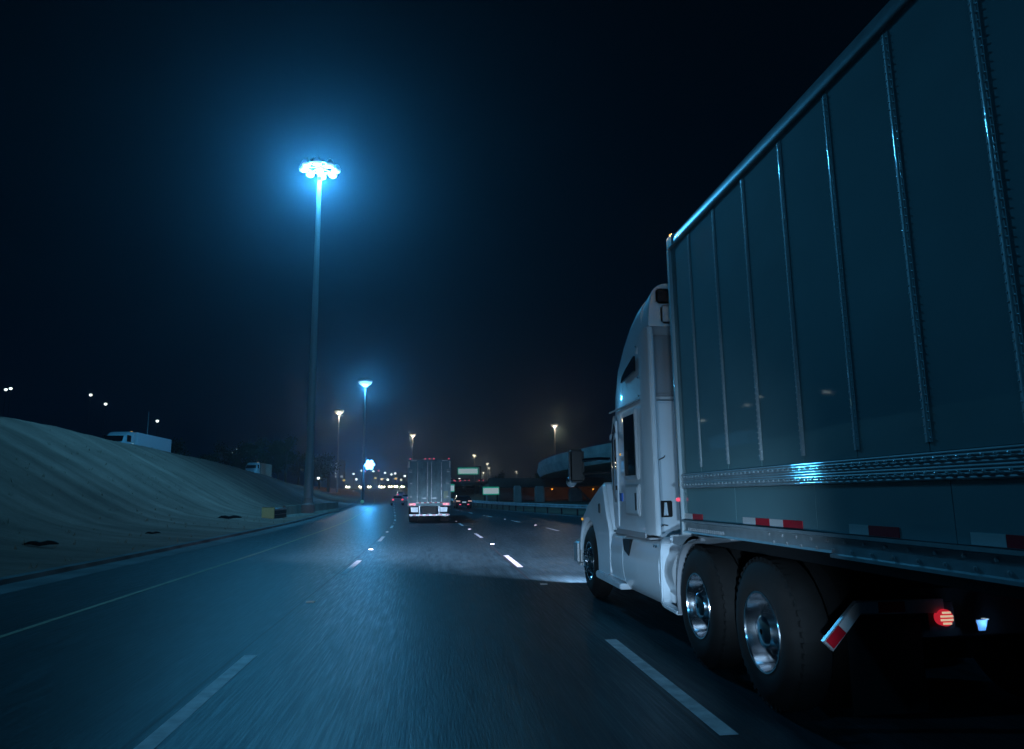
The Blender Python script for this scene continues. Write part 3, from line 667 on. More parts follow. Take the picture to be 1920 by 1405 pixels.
for yy in (5.24, 6.52):
    for s, x0 in ((1, 2.415), (-1, 4.945)):
        k = KM().lathe([(r, s*t) for r, t in TYRE], (x0, yy, 0.54), 'x', 48); k.lathe([(r, s*(t+0.33)) for r, t in TYRE], (x0, yy, 0.54), 'x', 48)
        for q in range(48):   # tread blocks on the shoulder
            a = 2*math.pi*q/48; c = Vector((x0+s*0.03, yy+0.518*math.cos(a), 0.54+0.518*math.sin(a)))
            d = Vector((0, -math.sin(a), math.cos(a)))*0.018; e_ = Vector((0, math.cos(a), math.sin(a)))*0.016
            k.add([c-d-e_, c+d-e_, c+d+e_, c-d+e_, c-d+e_+Vector((s*0.06, 0, 0)), c+d+e_+Vector((s*0.06, 0, 0))], [(0, 1, 2, 3), (3, 2, 5, 4)])
        w = k.build('drive_wheel', M['rubber'], smooth=40)
        rim_mesh(x0+s*0.004, yy, s, True).build('rim', M['wheel'], w, smooth=35)
for s, x0 in ((1, 2.43), (-1, 4.93)):
    w = KM().lathe([(r, s*t) for r, t in TYRE], (x0, 11.13, 0.54), 'x', 48).build('steer_wheel', M['rubber'], smooth=40)
    rim_mesh(x0+s*0.004, 11.13, s, False).build('rim', M['wheel'], w, smooth=35)
    KM().lathe([(0.28, s*0.02), (0.27, s*0.1), (0.02, s*0.1)], (x0, 11.13, 0.54), 'x', 24).build('brake_drum', M['chassis'], w)
# quarter wings ahead of the first drive axle
for x0, x1 in ((2.42, 3.06), (4.30, 4.94)):
    qo = [(6.52+0.615*math.cos(math.radians(a)), 0.56+0.60*math.sin(math.radians(a))) for a in range(-18, 110, 8)]
    qi = [(6.52+0.585*math.cos(math.radians(a)), 0.56+0.57*math.sin(math.radians(a))) for a in range(-18, 110, 8)][::-1]
    KM().prism(qo+qi, 'x', x0, x1).build('quarter_wing', M['grey'], smooth=40)
    KM().prism([(6.95, 1.04), (7.16, 1.05), (7.16, 1.12), (6.5, 1.16), (5.72, 1.178), (5.72, 1.165), (6.4, 1.145)], 'x', x0, x0+0.05).build('wing_bracket', M['alu'], smooth=30)
# mud flap hangers behind the drive wheels
def hanger(sx):
    X = lambda x: x if sx > 0 else 2*XC-x
    def bar(pts, w, y0, y1, nm, m):
        q = KM(); n = len(pts); up = []; dn = []
        for i, (x, z_) in enumerate(pts):
            a = Vector(pts[max(i-1, 0)]); b = Vector(pts[min(i+1, n-1)]); d = (b-a).normalized(); nn = Vector((-d.y, d.x))*w/2
            up.append((X(x+nn.x), z_+nn.y)); dn.append((X(x-nn.x), z_-nn.y))
        return q.prism(up+dn[::-1], 'y', y0, y1).build(nm, m, smooth=0)
    hb = bar([(2.45, 0.60), (2.67, 0.825), (3.25, 0.82)], 0.085, 4.40, 4.43, 'flap_hanger', M['alu'])
    for pts, c in (([(2.458, 0.61), (2.548, 0.70)], 'r'), ([(2.55, 0.702), (2.67, 0.825), (2.80, 0.824)], 'w'), ([(2.802, 0.824), (2.98, 0.823)], 'r')):
        t = bar(pts, 0.066, 4.392, 4.399, 'hanger_tape', M['tape_'+c]); t.parent = hb
        t['label'] = ('red' if c == 'r' else 'white')+' reflective tape on the bent flap hanger'
    xs = sorted((X(2.60), X(3.10)))
    KM().box(xs[0], xs[1], 4.432, 4.445, 0.18, 0.74).build('mud_flap', M['rubber'], smooth=0)
hanger(1); hanger(-1)
for x in (3.24, 2*XC-3.24):
    t = KM().lathe([(0.052, 0.03), (0.052, -0.012), (0.047, -0.018), (0.01, -0.022)], (x, 4.39, 0.75), 'y', 24, True).build('tail_light', M['tail_red'])
    for dz in (-0.033, -0.011, 0.011, 0.033):
        wv = math.sqrt(0.043**2-dz*dz); KM().box(x-wv, x+wv, 4.364, 4.374, 0.75+dz-0.006, 0.75+dz+0.006).build('lit_segment', M['tail_cream'], t, smooth=0)
    KM().box(x-0.09, x+0.09, 4.42, 4.46, 0.67, 0.84).build('light_bracket', M['chassis'])
KM().add([(3.43, 4.36, 0.735), (3.51, 4.36, 0.735), (3.505, 4.38, 0.665), (3.455, 4.38, 0.665), (3.43, 4.37, 0.735), (3.51, 4.37, 0.735), (3.505, 4.39, 0.665), (3.455, 4.39, 0.665)], [(0, 1, 2, 3), (7, 6, 5, 4), (0, 4, 5, 1), (1, 5, 6, 2), (2, 6, 7, 3), (3, 7, 4, 0)]).build('licence_plate', M['plate'], smooth=0)
KM().box(3.485, 3.51, 4.345, 4.385, 0.737, 0.741).build('plate_lamp', M['window_lit'])
lamp('plate_glow', (3.49-3.68, 4.33-8.5, 0.70), 0.3, (0.2, 0.5, 1.0), 0.02, tk)
# door mirrors
for sx in (-1, 1):
    xm = XC+sx*1.62; xc_ = XC+sx*1.17
    KM().box(min(xm-0.11, xm+0.11), max(xm-0.11, xm+0.11), 10.12, 10.26, 1.72, 2.20).build('door_mirror', M['black'], bevel=0.035, seg=3)
    KM().tube([(xc_, 10.0, 2.04), (XC+sx*1.3, 10.1, 2.05), (xm, 10.18, 2.03)], 0.028, 8).build('mirror_arm', M['chrome'])
    KM().tube([(xc_, 10.0, 1.86), (xm, 10.18, 1.84)], 0.022, 8).build('mirror_arm', M['black'])
    KM().lathe([(0.075, 0.0), (0.085, 0.03), (0.07, 0.08), (0.02, 0.11)], (XC+sx*1.58, 10.75, 1.745), 'y', 16, True).build('hood_mirror', M['chrome'])
    KM().tube([(XC+sx*1.58, 10.8, 1.74), (XC+sx*1.2, 11.0, 1.40)], 0.014, 6).build('mirror_stalk', M['black'])
# the truck's own dipped beam, lighting the road ahead of it
for x in (2.75, 4.6):
    beam('dipped_beam', (x-3.68, 12.65-8.5, 0.98), 66000, (0.70, 0.68, 1.0), tk, math.radians(90), [(-0.5, 0.012), (-0.25, 0.04), (-0.13, 0.15), (-0.07, 0.5), (-0.045, 1.0), (-0.03, 0.7), (-0.014, 0.02), (0.1, 0.002)], 0.3, 1.0, 0.5, 1.25, 0.11)

# dipped beams of the car the picture is taken from
for x in (-0.7, 0.55):
    beam('dipped_beam', (x, 1.0, 0.66), 1080, (0.47, 0.73, 1.0), None, math.radians(90), [(-0.4, 0.006), (-0.2, 0.02), (-0.1, 0.1), (-0.04, 0.6), (-0.015, 1.0), (0.045, 1.0), (0.085, 0.55), (0.2, 0.4), (0.35, 0.14), (0.5, 0.03), (0.6, 0.01)], 0.055, 18.0, 0.42, 0.62)

# ------------------------------------------------------------------ trailer ahead in the middle lane
Y2 = 44.0; X2 = at(805, 925, Y2).x
t2 = empty('semi_trailer', (X2, Y2, 0), 0.012, 'grey box trailer seen from behind in the middle lane ahead', 'trailer')
def P2(mb, name, m, parent=None, **kw): return mb.build(name, m, parent or t2, **kw)
hw, top = 1.27, 3.74
P2(MB().box(-hw, hw, 0.06, 14.0, 1.12, top), 'body', M['door'], bevel=0.03)
fr = MB().box(-hw-0.02, -hw+0.1, -0.02, 0.05, 0.98, top+0.02).box(hw-0.1, hw+0.02, -0.02, 0.05, 0.98, top+0.02).box(-hw+0.1, hw-0.1, -0.02, 0.05, top-0.16, top+0.02).box(-hw+0.1, hw-0.1, -0.02, 0.05, 0.98, 1.22)
P2(fr, 'rear_frame', M['door'])
for sx in (-1, 1):
    d = P2(MB().box(min(sx*0.012, sx*(hw-0.11)), max(sx*0.012, sx*(hw-0.11)), 0.0, 0.045, 1.23, top-0.17), 'rear_door', M['door'], bevel=0.008)
    for xx in (0.12, 0.72): P2(MB().tube([(sx*xx, -0.03, 1.18), (sx*xx, -0.03, top-0.12)], 0.018, 6), 'lock_rod', M['galv'], d)
    P2(MB().box(sx*0.3-0.12, sx*0.3+0.12, -0.03, -0.002, 1.42, 1.47), 'door_handle', M['galv'], d)
    for zz in (1.5, 2.3, 3.1): P2(MB().box(min(sx*1.04, sx*1.16), max(sx*1.04, sx*1.16), -0.03, -0.002, zz, zz+0.06), 'hinge', M['galv'], d)
    P2(MB().box(min(sx*0.76, sx*1.1), max(sx*0.76, sx*1.1), -0.03, -0.021, top-0.06, top-0.01), 'corner_reflector', M['tape_w'], smooth=0)
    P2(MB().box(min(sx*1.2, sx*1.27), max(sx*1.2, sx*1.27), -0.03, -0.021, top-0.46, top-0.08), 'corner_reflector', M['tape_w'], smooth=0)
    P2(MB().box(min(sx*1.05, sx*1.22), max(sx*1.05, sx*1.22), -0.03, -0.021, 3.0, 3.04), 'corner_reflector', M['tape_w'], smooth=0)
    tl = P2(MB().box(min(sx*0.82, sx*1.2), max(sx*0.82, sx*1.2), -0.06, -0.021, 1.03, 1.15), 'tail_light', M['tail'])
    P2(MB().box(min(sx*1.0, sx*1.14), max(sx*1.0, sx*1.14), -0.07, -0.061, 1.05, 1.13), 'lit_segment', M['tail_hot'], tl, smooth=0)
    P2(MB().box(min(sx*0.55, sx*0.62), max(sx*0.55, sx*0.62), -0.02, 0.05, 0.5, 0.98), 'guard_post', M['galv'])
    P2(MB().box(min(sx*0.62, sx*1.2), max(sx*0.62, sx*1.2), 0.5, 0.53, 0.3, 0.98), 'mud_flap', M['rubber'])
    P2(MB().box(min(sx*0.68, sx*1.1), max(sx*0.68, sx*1.1), 0.485, 0.499, 0.62, 0.9), 'flap_plate', M['galv'])
    for yy in (1.6, 2.9):
        w = P2(MB().lathe([(0.28, -0.29), (0.5, -0.26), (0.52, -0.2), (0.52, 0.2), (0.5, 0.26), (0.28, 0.29)], (sx*0.96, yy, 0.52), 'x', 24), 'wheel', M['rubber'])
P2(MB().box(0.86, 1.12, -0.028, -0.001, 1.42, 1.86), 'placard', mat('placard', (0.35, 0.42, 0.3), 0.5))
for xx in (-1.17, -0.26, 0.0, 0.26, 1.17): P2(MB().lathe([(0.05, 0.0), (0.048, 0.03), (0.02, 0.05)], (xx, -0.01, top+0.05), 'z', 8, True), 'clearance_light', M['tail'])
gb = P2(MB().box(-1.2, 1.2, -0.03, 0.06, 0.40, 0.50), 'impact_guard', M['galv'])
for k in range(12):
    x0 = -1.18+k*0.197; P2(MB().box(x0, x0+0.19, -0.036, -0.031, 0.42, 0.48), 'guard_tape', M['tape_w'] if k % 2 == 0 else M['tape_r'], gb, smooth=0)
for k in range(10):
    x0 = -0.8+k*0.16; P2(MB().box(x0, x0+0.15, -0.027, -0.021, 1.15, 1.20), 'sill_tape', M['tape_w'] if k % 2 == 0 else M['tape_r'], smooth=0)
for z0 in (): pass
P2(MB().box(-0.45, 0.45, 0.3, 0.4, 0.55, 0.95), 'spare_carrier', M['chassis'])

# ------------------------------------------------------------------ cars
def car_master(paint, name='car'):
    o = empty(name)
    prof = [(-2.2, 0.35), (-2.25, 0.7), (-2.1, 0.92), (-1.55, 1.0), (-1.15, 1.38), (-0.2, 1.46), (0.5, 1.36), (1.15, 0.98), (1.95, 0.85), (2.2, 0.65), (2.2, 0.35)]
    ss = []
    for x, k in ((-0.9, 0.94), (-0.82, 1.0), (0.82, 1.0), (0.9, 0.94)):
        ss.append([(x*(0.80 if z > 1.1 else 1), y*k if z < 1.1 else y, z) for y, z in prof])
    MB().loft(ss).build('body', paint, o, smooth=30)
    MB().add([(-0.6, -1.52, 1.05), (0.6, -1.52, 1.05), (0.56, -1.2, 1.34), (-0.56, -1.2, 1.34)], [(0, 1, 2, 3)]).build('rear_window', M['glass'], o, smooth=0)
    MB().add([(-0.6, 1.1, 1.03), (0.6, 1.1, 1.03), (0.56, 0.58, 1.34), (-0.56, 0.58, 1.34)], [(0, 3, 2, 1)]).build('windscreen', M['glass'], o, smooth=0)
    for x in (-0.78, 0.78):
        for y in (-1.4, 1.4): MB().lathe([(0.2, -0.12), (0.31, -0.1), (0.31, 0.1), (0.2, 0.12)], (x, y, 0.31), 'x', 16, True).build('wheel', M['rubber'], o)
    return o
c1 = car_master(M['car_dark'])
for sx in (-1, 1):
    MB().box(min(sx*0.45, sx*0.86), max(sx*0.45, sx*0.86), -2.19, -2.10, 0.74, 0.90).build('tail_light', M['tail_hot'], c1)
    MB().box(min(sx*0.35, sx*0.55), max(sx*0.35, sx*0.55), -2.29, -2.2, 0.42, 0.52).build('bumper_reflector', M['tail'], c1)  # reflector glows, its reflected light put in as emission
    MB().box(min(sx*0.95, sx*1.08), max(sx*0.95, sx*1.08), 0.55, 0.62, 0.98, 1.1).build('door_mirror', M['black'], c1)
MB().box(-0.22, 0.22, -2.28, -2.2, 0.66, 0.78).build('licence_plate', M['window_lit'], c1)  # plate glows by itself, light on it put in as emission
p = at(867, 953, 84); c1.location = (p.x, 84, elev(84)); c1.rotation_euler = (0, 0, 0.05); c1.scale = (1, 1, 1)
tag(c1, 'dark car with red tail lights right of the trailer ahead', 'car')
# cars going away farther on, and oncoming cars over the rise
ca = car_master(M['car_grey']); cb = car_master(M['car_dark'])
for sx in (-1, 1):
    MB().lathe([(0.17, 0.04), (0.15, -0.02), (0.03, -0.05)], (sx*0.66, -2.22, 0.8), 'y', 10, True).build('tail_light', M['tail'], ca)
    MB().lathe([(0.36, -0.04), (0.33, 0.03), (0.03, 0.07)], (sx*0.55, 2.2, 0.7), 'y', 10, True).build('headlight', M['hl'], cb)
away = [(745, 105, 'car with red tail lights low on the left line beside the trailer ahead', 2.0), (751, 160, 'small car with red tail lights farther off left of the trailer ahead', 1.0), (757, 122, 'car with red tail lights half hidden behind the left edge of the trailer ahead', 2.2),
        (733, 330, 'tiny car with red tail lights near the top of the rise', 1)]
used = []
for i, (px, Y, lb, _s) in enumerate(away):
    o = ca if i == 0 else copy_tree(ca); p = at(px, 925, Y); o.location = (p.x, Y, elev(Y)); o.rotation_euler = (0, 0, 0.08); tag(o, lb, 'car', 'cars driving away on the rise')
lamp('headlight_glow', (0, 2.6, 0.68), 700, (1.0, 0.85, 0.6), 0.3, cb)
onc = [(652, 300, 'leftmost oncoming car with headlights at the top of the rise'), (676, 305, 'oncoming car with headlights left of the slim dark lamp post'), (692, 312, 'oncoming car with headlights just right of the slim dark lamp post'),
       (713, 308, 'oncoming car with bright headlights halfway along the row on the rise'), (718, 322, 'oncoming car close behind the bright one halfway along the row'), (731, 315, 'oncoming car third from the trailer ahead in the row of headlights'), (742, 320, 'oncoming car second from the trailer ahead in the row of headlights'), (754, 325, 'oncoming car nearest the trailer ahead in the row of headlights')]
for i, (px, Y, lb) in enumerate(onc):
    o = cb if i == 0 else copy_tree(cb); p = at(px, 911, Y); o.location = (p.x, Y, elev(Y)); o.rotation_euler = (0, 0, math.pi+0.13); tag(o, lb, 'car', 'oncoming cars with headlights on the rise')

# ------------------------------------------------------------------ barrier, crash cushion, guardrail
bx0, by0 = -10.9, 52.5
def bpos(y): return -10.75+(y-52)*0.028
cc = empty('crash_cushion', (bpos(49.5), 49.5, elev(49)+0.05), 0, 'grey crash cushion with bright yellow nose panel at the barrier end', 'crash cushion')
MB().box(-0.42, 0.42, -0.04, 0.0, 0.10, 0.92).build('nose_panel', M['yellow'], cc, bevel=0.02)
MB().box(-0.36, 0.36, 0.0, 4.2, 0.72, 0.82).build('top_rail', M['galv'], cc, bevel=0.02)
for sx in (-1, 1):
    for z0 in (0.16, 0.44): MB().box(min(sx*0.30, sx*0.36), max(sx*0.30, sx*0.36), 0.0, 4.2, z0, z0+0.24).build('side_rail', M['chassis'], cc)
for yy in (0.8, 1.9, 3.0, 4.0): MB().box(-0.3, 0.3, yy, yy+0.08, 0.0, 0.70).build('diaphragm', M['galv'], cc)
bar = empty('concrete_barrier', (bpos(54), 54, elev(54)), 0, 'low concrete barrier at the foot of the nearest lamp mast', 'barrier')
for k in range(8):
    y0 = 54+k*3.0; q = MB(); sec = []
    for y in (y0, y0+2.96):
        bxx = bpos(y)-bpos(54); zz = elev(y)-elev(54)
        sec.append([(bxx-0.3, y-54, zz), (bxx-0.3, y-54, zz+0.1), (bxx-0.14, y-54, zz+0.35), (bxx-0.09, y-54, zz+1.0), (bxx+0.09, y-54, zz+1.0), (bxx+0.14, y-54, zz+0.35), (bxx+0.3, y-54, zz+0.1), (bxx+0.3, y-54, zz)])
    q.loft(sec).build('barrier_segment', M['warmconc'], bar, smooth=0)
gpts = [(15.2, 34), (13.4, 42), (10.9, 52), (8.3, 68), (6.6, 80), (5.0, 92), (3.4, 106), (1.6, 122)]
gr = empty('guardrail', (10.9, 52, 0), 0, 'galvanised guardrail along the right edge of the road ahead', 'guardrail')
def gp(t):
    i = min(int(t), len(gpts)-2); f = t-i; return Vector((gpts[i][0]+(gpts[i+1][0]-gpts[i][0])*f, gpts[i][1]+(gpts[i+1][1]-gpts[i][1])*f))
for i in range(len(gpts)-1):
    q = MB(); secs = []
    for t in (i+0.004, i+0.996):
        a = gp(t); d = (gp(min(t+0.05, len(gpts)-1.001))-gp(max(0, t-0.05))).normalized(); nx, ny = d.y, -d.x; z0 = elev(a.y)
        pf = [(0.0, 0.50), (-0.06, 0.54), (-0.06, 0.60), (0.0, 0.65), (-0.06, 0.70), (-0.06, 0.77), (0.0, 0.81), (0.012, 0.81), (0.012, 0.50)]
        secs.append([(a.x+nx*u-10.9, a.y+ny*u-52, z0+w) for u, w in pf])
    q.loft(secs).build('rail', M['galv'], gr, smooth=0)
t = 0.1
while t < len(gpts)-1:
    a = gp(t); z0 = elev(a.y); MB().box(a.x+0.03-10.9, a.x+0.15-10.9, a.y-52, a.y+0.12-52, z0-0.1, z0+0.78).build('post', M['chassis'], gr, smooth=0); t += 0.22
    if t > 7: break

# short lamp post in the gore with a dazzling lamp
Yg = 118
pb = at(680, 940, Yg); ph = at(693, 872, Yg)
zb = elev(Yg)
lp = empty('short_lamp_post', (pb.x, Yg, zb), 0, 'short dark post with a dazzling low lamp and a yellow reflector at its foot', 'street lamp')
MB().tube([(0, 0, 0), (0, 0, ph.z-zb-0.2), (0.25, 0, ph.z-zb+0.1), (ph.x-pb.x, 0, ph.z-zb+0.15)], [0.2, 0.17, 0.12, 0.1], 10).build('pole', M['chassis'], lp)
fx = ph.x-pb.x; fz = ph.z-zb
MB().tube([(fx-0.75, 0.12, fz), (fx+0.75, 0.12, fz)], 0.06, 8).build('lamp_bar', M['chassis'], lp)
for dx, dz in ((0, 0), (0.56, 0.05), (-0.56, -0.04), (0.3, 0.5), (-0.27, 0.5), (0.28, -0.5), (-0.3, -0.47)):
    hd = MB().lathe([(0.12, 0.35), (0.33, 0.1), (0.34, -0.02)], (fx+dx, 0, fz+dz), 'y', 14, True).build('floodlight', M['head'], lp)
    MB().lathe([(0.33, -0.03), (0.3, -0.12), (0.15, -0.2), (0.02, -0.22)], (fx+dx, 0, fz+dz), 'y', 14).build('lens', M['lens'], hd)
MB().lathe([(0.3, -0.03), (0.28, -0.08), (0.02, -0.1)], (-0.05, -0.2, 0.35), 'y', 14, True).build('reflector', M['yellow'], lp)
lamp('globe_light', (ph.x-pb.x, -1.1, ph.z-zb), 2600, (0.05, 0.4, 1.0), 0.6, lp)

# ------------------------------------------------------------------ right hand structures
def ribbon(pts, prof, name, m, parent, org):
    """sweep (offset-to-right, dz) profile along pts (x, y, z)"""
    secs = []
    for i, p in enumerate(pts):
        a = Vector(pts[max(i-1, 0)]); b = Vector(pts[min(i+1, len(pts)-1)]); d = (b-a); d.z = 0; d.normalize(); nx, ny = d.y, -d.x
        secs.append([(p[0]+nx*u-org[0], p[1]+ny*u-org[1], p[2]+w-org[2]) for u, w in prof])
    return MB().loft(secs).build(name, m, parent, smooth=40)
FL = [(46, 168, 6.4), (34, 156, 6.4), (24, 142, 6.5), (18.9, 126, 6.7), (17.4, 110, 7.0), (18.6, 96, 7.35), (22.6, 83, 7.8), (29, 73, 8.3), (38, 65, 8.8), (52, 58, 9.3), (75, 52, 9.8)]
FLs = []
for i in range(len(FL)-1):
    for k in range(4):
        t = k/4; p0 = FL[max(i-1, 0)]; p1 = FL[i]; p2 = FL[i+1]; p3 = FL[min(i+2, len(FL)-1)]
        FLs.append(tuple(0.5*(2*p1[j]+(p2[j]-p0[j])*t+(2*p0[j]-5*p1[j]+4*p2[j]-p3[j])*t*t+(3*p1[j]-p0[j]-3*p2[j]+p3[j])*t**3) for j in range(3)))
FLs.append(FL[-1])
fo_ = empty('flyover', (18.3, 95, 0), 0, 'curved concrete flyover ramp on the right beyond the tractor', 'bridge')
org = (18.3, 95, 0)
ribbon(FLs, [(0, 0), (0.2, 0), (0.26, -1.0), (0.42, -1.04), (0.40, -1.3), (-0.1, -2.3), (-7.6, -2.3), (-8.0, -1.15), (-0.05, -1.0)], 'deck', M['concrete'], fo_, org)
ribbon(FLs, [(-8.0, 0), (-7.8, 0), (-7.8, -1.14), (-8.0, -1.14)], 'parapet', M['concrete'], fo_, org)
for (x, y, z) in (FLs[27], FLs[33]):
    MB().lathe([(0.85, -0.5), (0.85, z-4.2), (1.5, z-2.55)], (x-18.3-4*0.6, y-95+4*0.7, 0), 'z', 16, True).build('pier', M['concrete'], fo_)
# low dark overpass with pale columns in front of it
ov = empty('overpass', (14, 124, 0), 0, 'low dark overpass on pale columns behind the guardrail', 'bridge')
Yo = 126
xa, xb = at(852, 905, Yo).x, 46.0
z1, z0 = at(960, 897, Yo).z, at(960, 914, Yo).z
OVM = mat('unlit_concrete', (0.11, 0.085, 0.07), 0.9, noise=(U(0.4), 0.3, 5))  # dark brown, the unlit look of the bridge put into the colour
MB().box(xa+6-14, xb-14, 2, 12, z0, z1-0.9).build('deck', OVM, ov, bevel=0.03)
MB().box(xa+6-14, xb-14, 1.7, 1.99, z0+0.4, z1).build('parapet', OVM, ov)
for px0, px1, py in ((912, 937, 917), (963, 977, 911), (1003, 1020, 912), (1067, 1090, 916)):
    a, b = at(px0, 930, 120), at(px1, 930, 120)
    zt = at(px0, py, 120).z
    MB().prism([(a.x-14, -0.5), (b.x-14, -0.5), (b.x-14-0.1, zt-0.3), (b.x-14-0.25, zt), (a.x-14+0.25, zt), (a.x-14+0.1, zt-0.3)], 'y', -5, -3).build('column', M['concrete'], ov, bevel=0.05)
ab = MB()
MB().box(-14+xa+8, -14+xb, 12.5, 13.5, -0.5, z0+0.5).build('abutment_wall', M['warmconc'], ov)
un = empty('wall_lamp', (at(1112, 914, 132).x, 132, at(1112, 914, 132).z-0.3), 0, 'small orange lamp under the overpass beside the tractor hood', 'lamp', 'orange lamps under the overpass')
MB().lathe([(0.16, 0.1), (0.2, 0.0), (0.12, -0.12), (0.02, -0.16)], (0, 0, 0), 'z', 10, True).build('lens', M['amber'], un)
MB().box(-0.05, 0.05, 0.0, 4.4, 0.1, 0.16).build('bracket', M['chassis'], un)
lamp('orange_light', (0, 0, -0.3), 20, (1.0, 0.36, 0.05), 0.15, un)
un2 = copy_tree(un); un2.location = (at(1035, 914, 132).x, 132, at(1035, 914, 132).z-0.3); un2['label'] = 'small orange lamp under the overpass between the two middle columns'

# guide signs: pale faces and green borders, reflected light put in as glow
def guide_sign(px0, px1, py0, py1, Y, label, gantry):
    a, b = at(px0, py0, Y), at(px1, py1, Y); w = b.x-a.x; h = a.z-b.z; zb_ = elev(Y)
    o = empty('guide_sign', ((a.x+b.x)/2, Y, zb_), 0, label, 'road sign')
    bd = MB().box(-w/2, w/2, -0.06, 0.0, b.z-zb_, a.z-zb_).build('panel', M['signgreen'], o, bevel=0.03)
    MB().box(-w/2+w*0.04, w/2-w*0.04, -0.075, -0.061, b.z-zb_+h*0.14, a.z-zb_-h*0.18).build('face', M['legend'], bd, smooth=0)
    for x in ((-w/2+0.3, w/2-0.3) if not gantry else (w/2+0.6,)):
        MB().tube([(x, 0.15, -0.3), (x, 0.15, a.z-zb_+(0.3 if gantry else -0.1))], 0.12, 8).build('post', M['chassis'], o)
    if gantry: MB().tube([(-w/2, 0.15, a.z-zb_+0.1), (w/2+0.6, 0.15, a.z-zb_+0.1)], 0.15, 8).build('gantry_beam', M['chassis'], o)
    return o
guide_sign(858, 897, 877, 890, 190, 'long green edged bright guide sign high right of the trailer ahead', True)
guide_sign(905, 936, 913, 928, 116, 'bright white guide sign low in front of the overpass columns', False)
guide_sign(838, 852, 908, 923, 128, 'bright sign half hidden behind the right edge of the trailer ahead', False)

# red lights of traffic on the higher road behind the right signs
cc2 = [(845, 901, 200), (856, 902, 212), (866, 901, 225), (874, 901, 238), (900, 901, 230)]
for i, (px, py, Y) in enumerate(cc2):
    o = copy_tree(ca); p = at(px, py, Y); o.location = (p.x, Y, p.z-0.9); o.rotation_euler = (0, 0, 0.1)
    tag(o, ['car with red tail lights on the raised road, nearest the trailer ahead', 'second car with red tail lights on the raised road right of the trailer ahead', 'third car with red tail lights on the raised road under the long guide sign', 'fourth car with red tail lights on the raised road under the long guide sign', 'last car with red tail lights on the raised road beside the overpass end'][i], 'car', 'cars on the raised road at right')
rr = empty('raised_road_bridge', (at(870, 905, 220).x, 220, 0), 0.15, 'raised road far off carrying red tail lights right of the trailer ahead', 'bridge')
zr = at(860, 904, 210).z-0.35
MB().box(-11, 14, -22, 40, zr-0.9, zr).build('deck', OVM, rr)
for x in (-8, 0, 8):
    for y in (-18, 0, 18): MB().box(x-0.5, x+0.5, y-0.5, y+0.5, -1, zr-0.91).build('pier', OVM, rr)

# ------------------------------------------------------------------ trucks on the upper road
def upper_truck(px, py_top, L, box_len, label, box_mat, vis):
    Y = -(L)*FPX/(px-811.0)*1.0
    zt = at(px, py_top, Y).z; xg = at(px, py_top, Y).x
    o = empty('box_truck', (xg, Y, zt-3.7), 0.0, label, 'truck', 'trucks on the road above the bank')
    MB().box(-1.25, 1.25, 0, box_len, 0.95, 3.7).build('cargo_box', box_mat, o, bevel=0.04)
    MB().loft([rrect(-1.2, 1.2, 0.6, 3.72, -0.7, 0.3, 0.1, 4), rrect(-1.2, 1.2, 0.6, 3.6, -1.6, 0.4, 0.1, 4), rrect(-1.15, 1.15, 0.6, 3.1, -2.6, 0.4, 0.1, 4), rrect(-1.1, 1.1, 0.6, 2.2, -3.3, 0.4, 0.1, 4), rrect(-1.05, 1.05, 0.6, 1.7, -4.4, 0.4, 0.1, 4)]).build('cab', M['white'], o, smooth=40)
    MB().box(-1.215, -1.19, -2.5, -1.5, 2.5, 3.2).build('side_window', M['glass'], o, bevel=0.02)
    MB().box(1.19, 1.215, -2.5, -1.5, 2.5, 3.2).build('side_window', M['glass'], o, bevel=0.02)
    MB().add([(-1.0, -3.2, 2.5), (1.0, -3.2, 2.5), (0.9, -2.68, 3.12), (-0.9, -2.68, 3.12)], [(0, 1, 2, 3)]).build('windscreen', M['glass'], o, smooth=0)
    MB().lathe([(0.16, 0), (0.14, 0.08), (0.02, 0.1)], (0.6, -0.05, 3.72), 'z', 8, True).build('clearance_light', M['amber'], o)
    for y in (-3.4, box_len*0.55, box_len*0.8):
        for x in (-1.0, 1.0): MB().lathe([(0.25, -0.14), (0.5, -0.12), (0.5, 0.12), (0.25, 0.14)], (x, y, 0.5), 'x', 16, True).build('wheel', M['rubber'], o)
    return o
upper_truck(236, 811, 36, 10.6, 'white box truck on the road above the bank, nearest of the two', mat('white_box', (0.8, 0.78, 0.82), 0.5), 1)
upper_truck(478, 868, 38, 10.0, 'smaller looking brownish truck farther off on the road above the bank', mat('tan_box', (0.5, 0.38, 0.33), 0.5), 1)
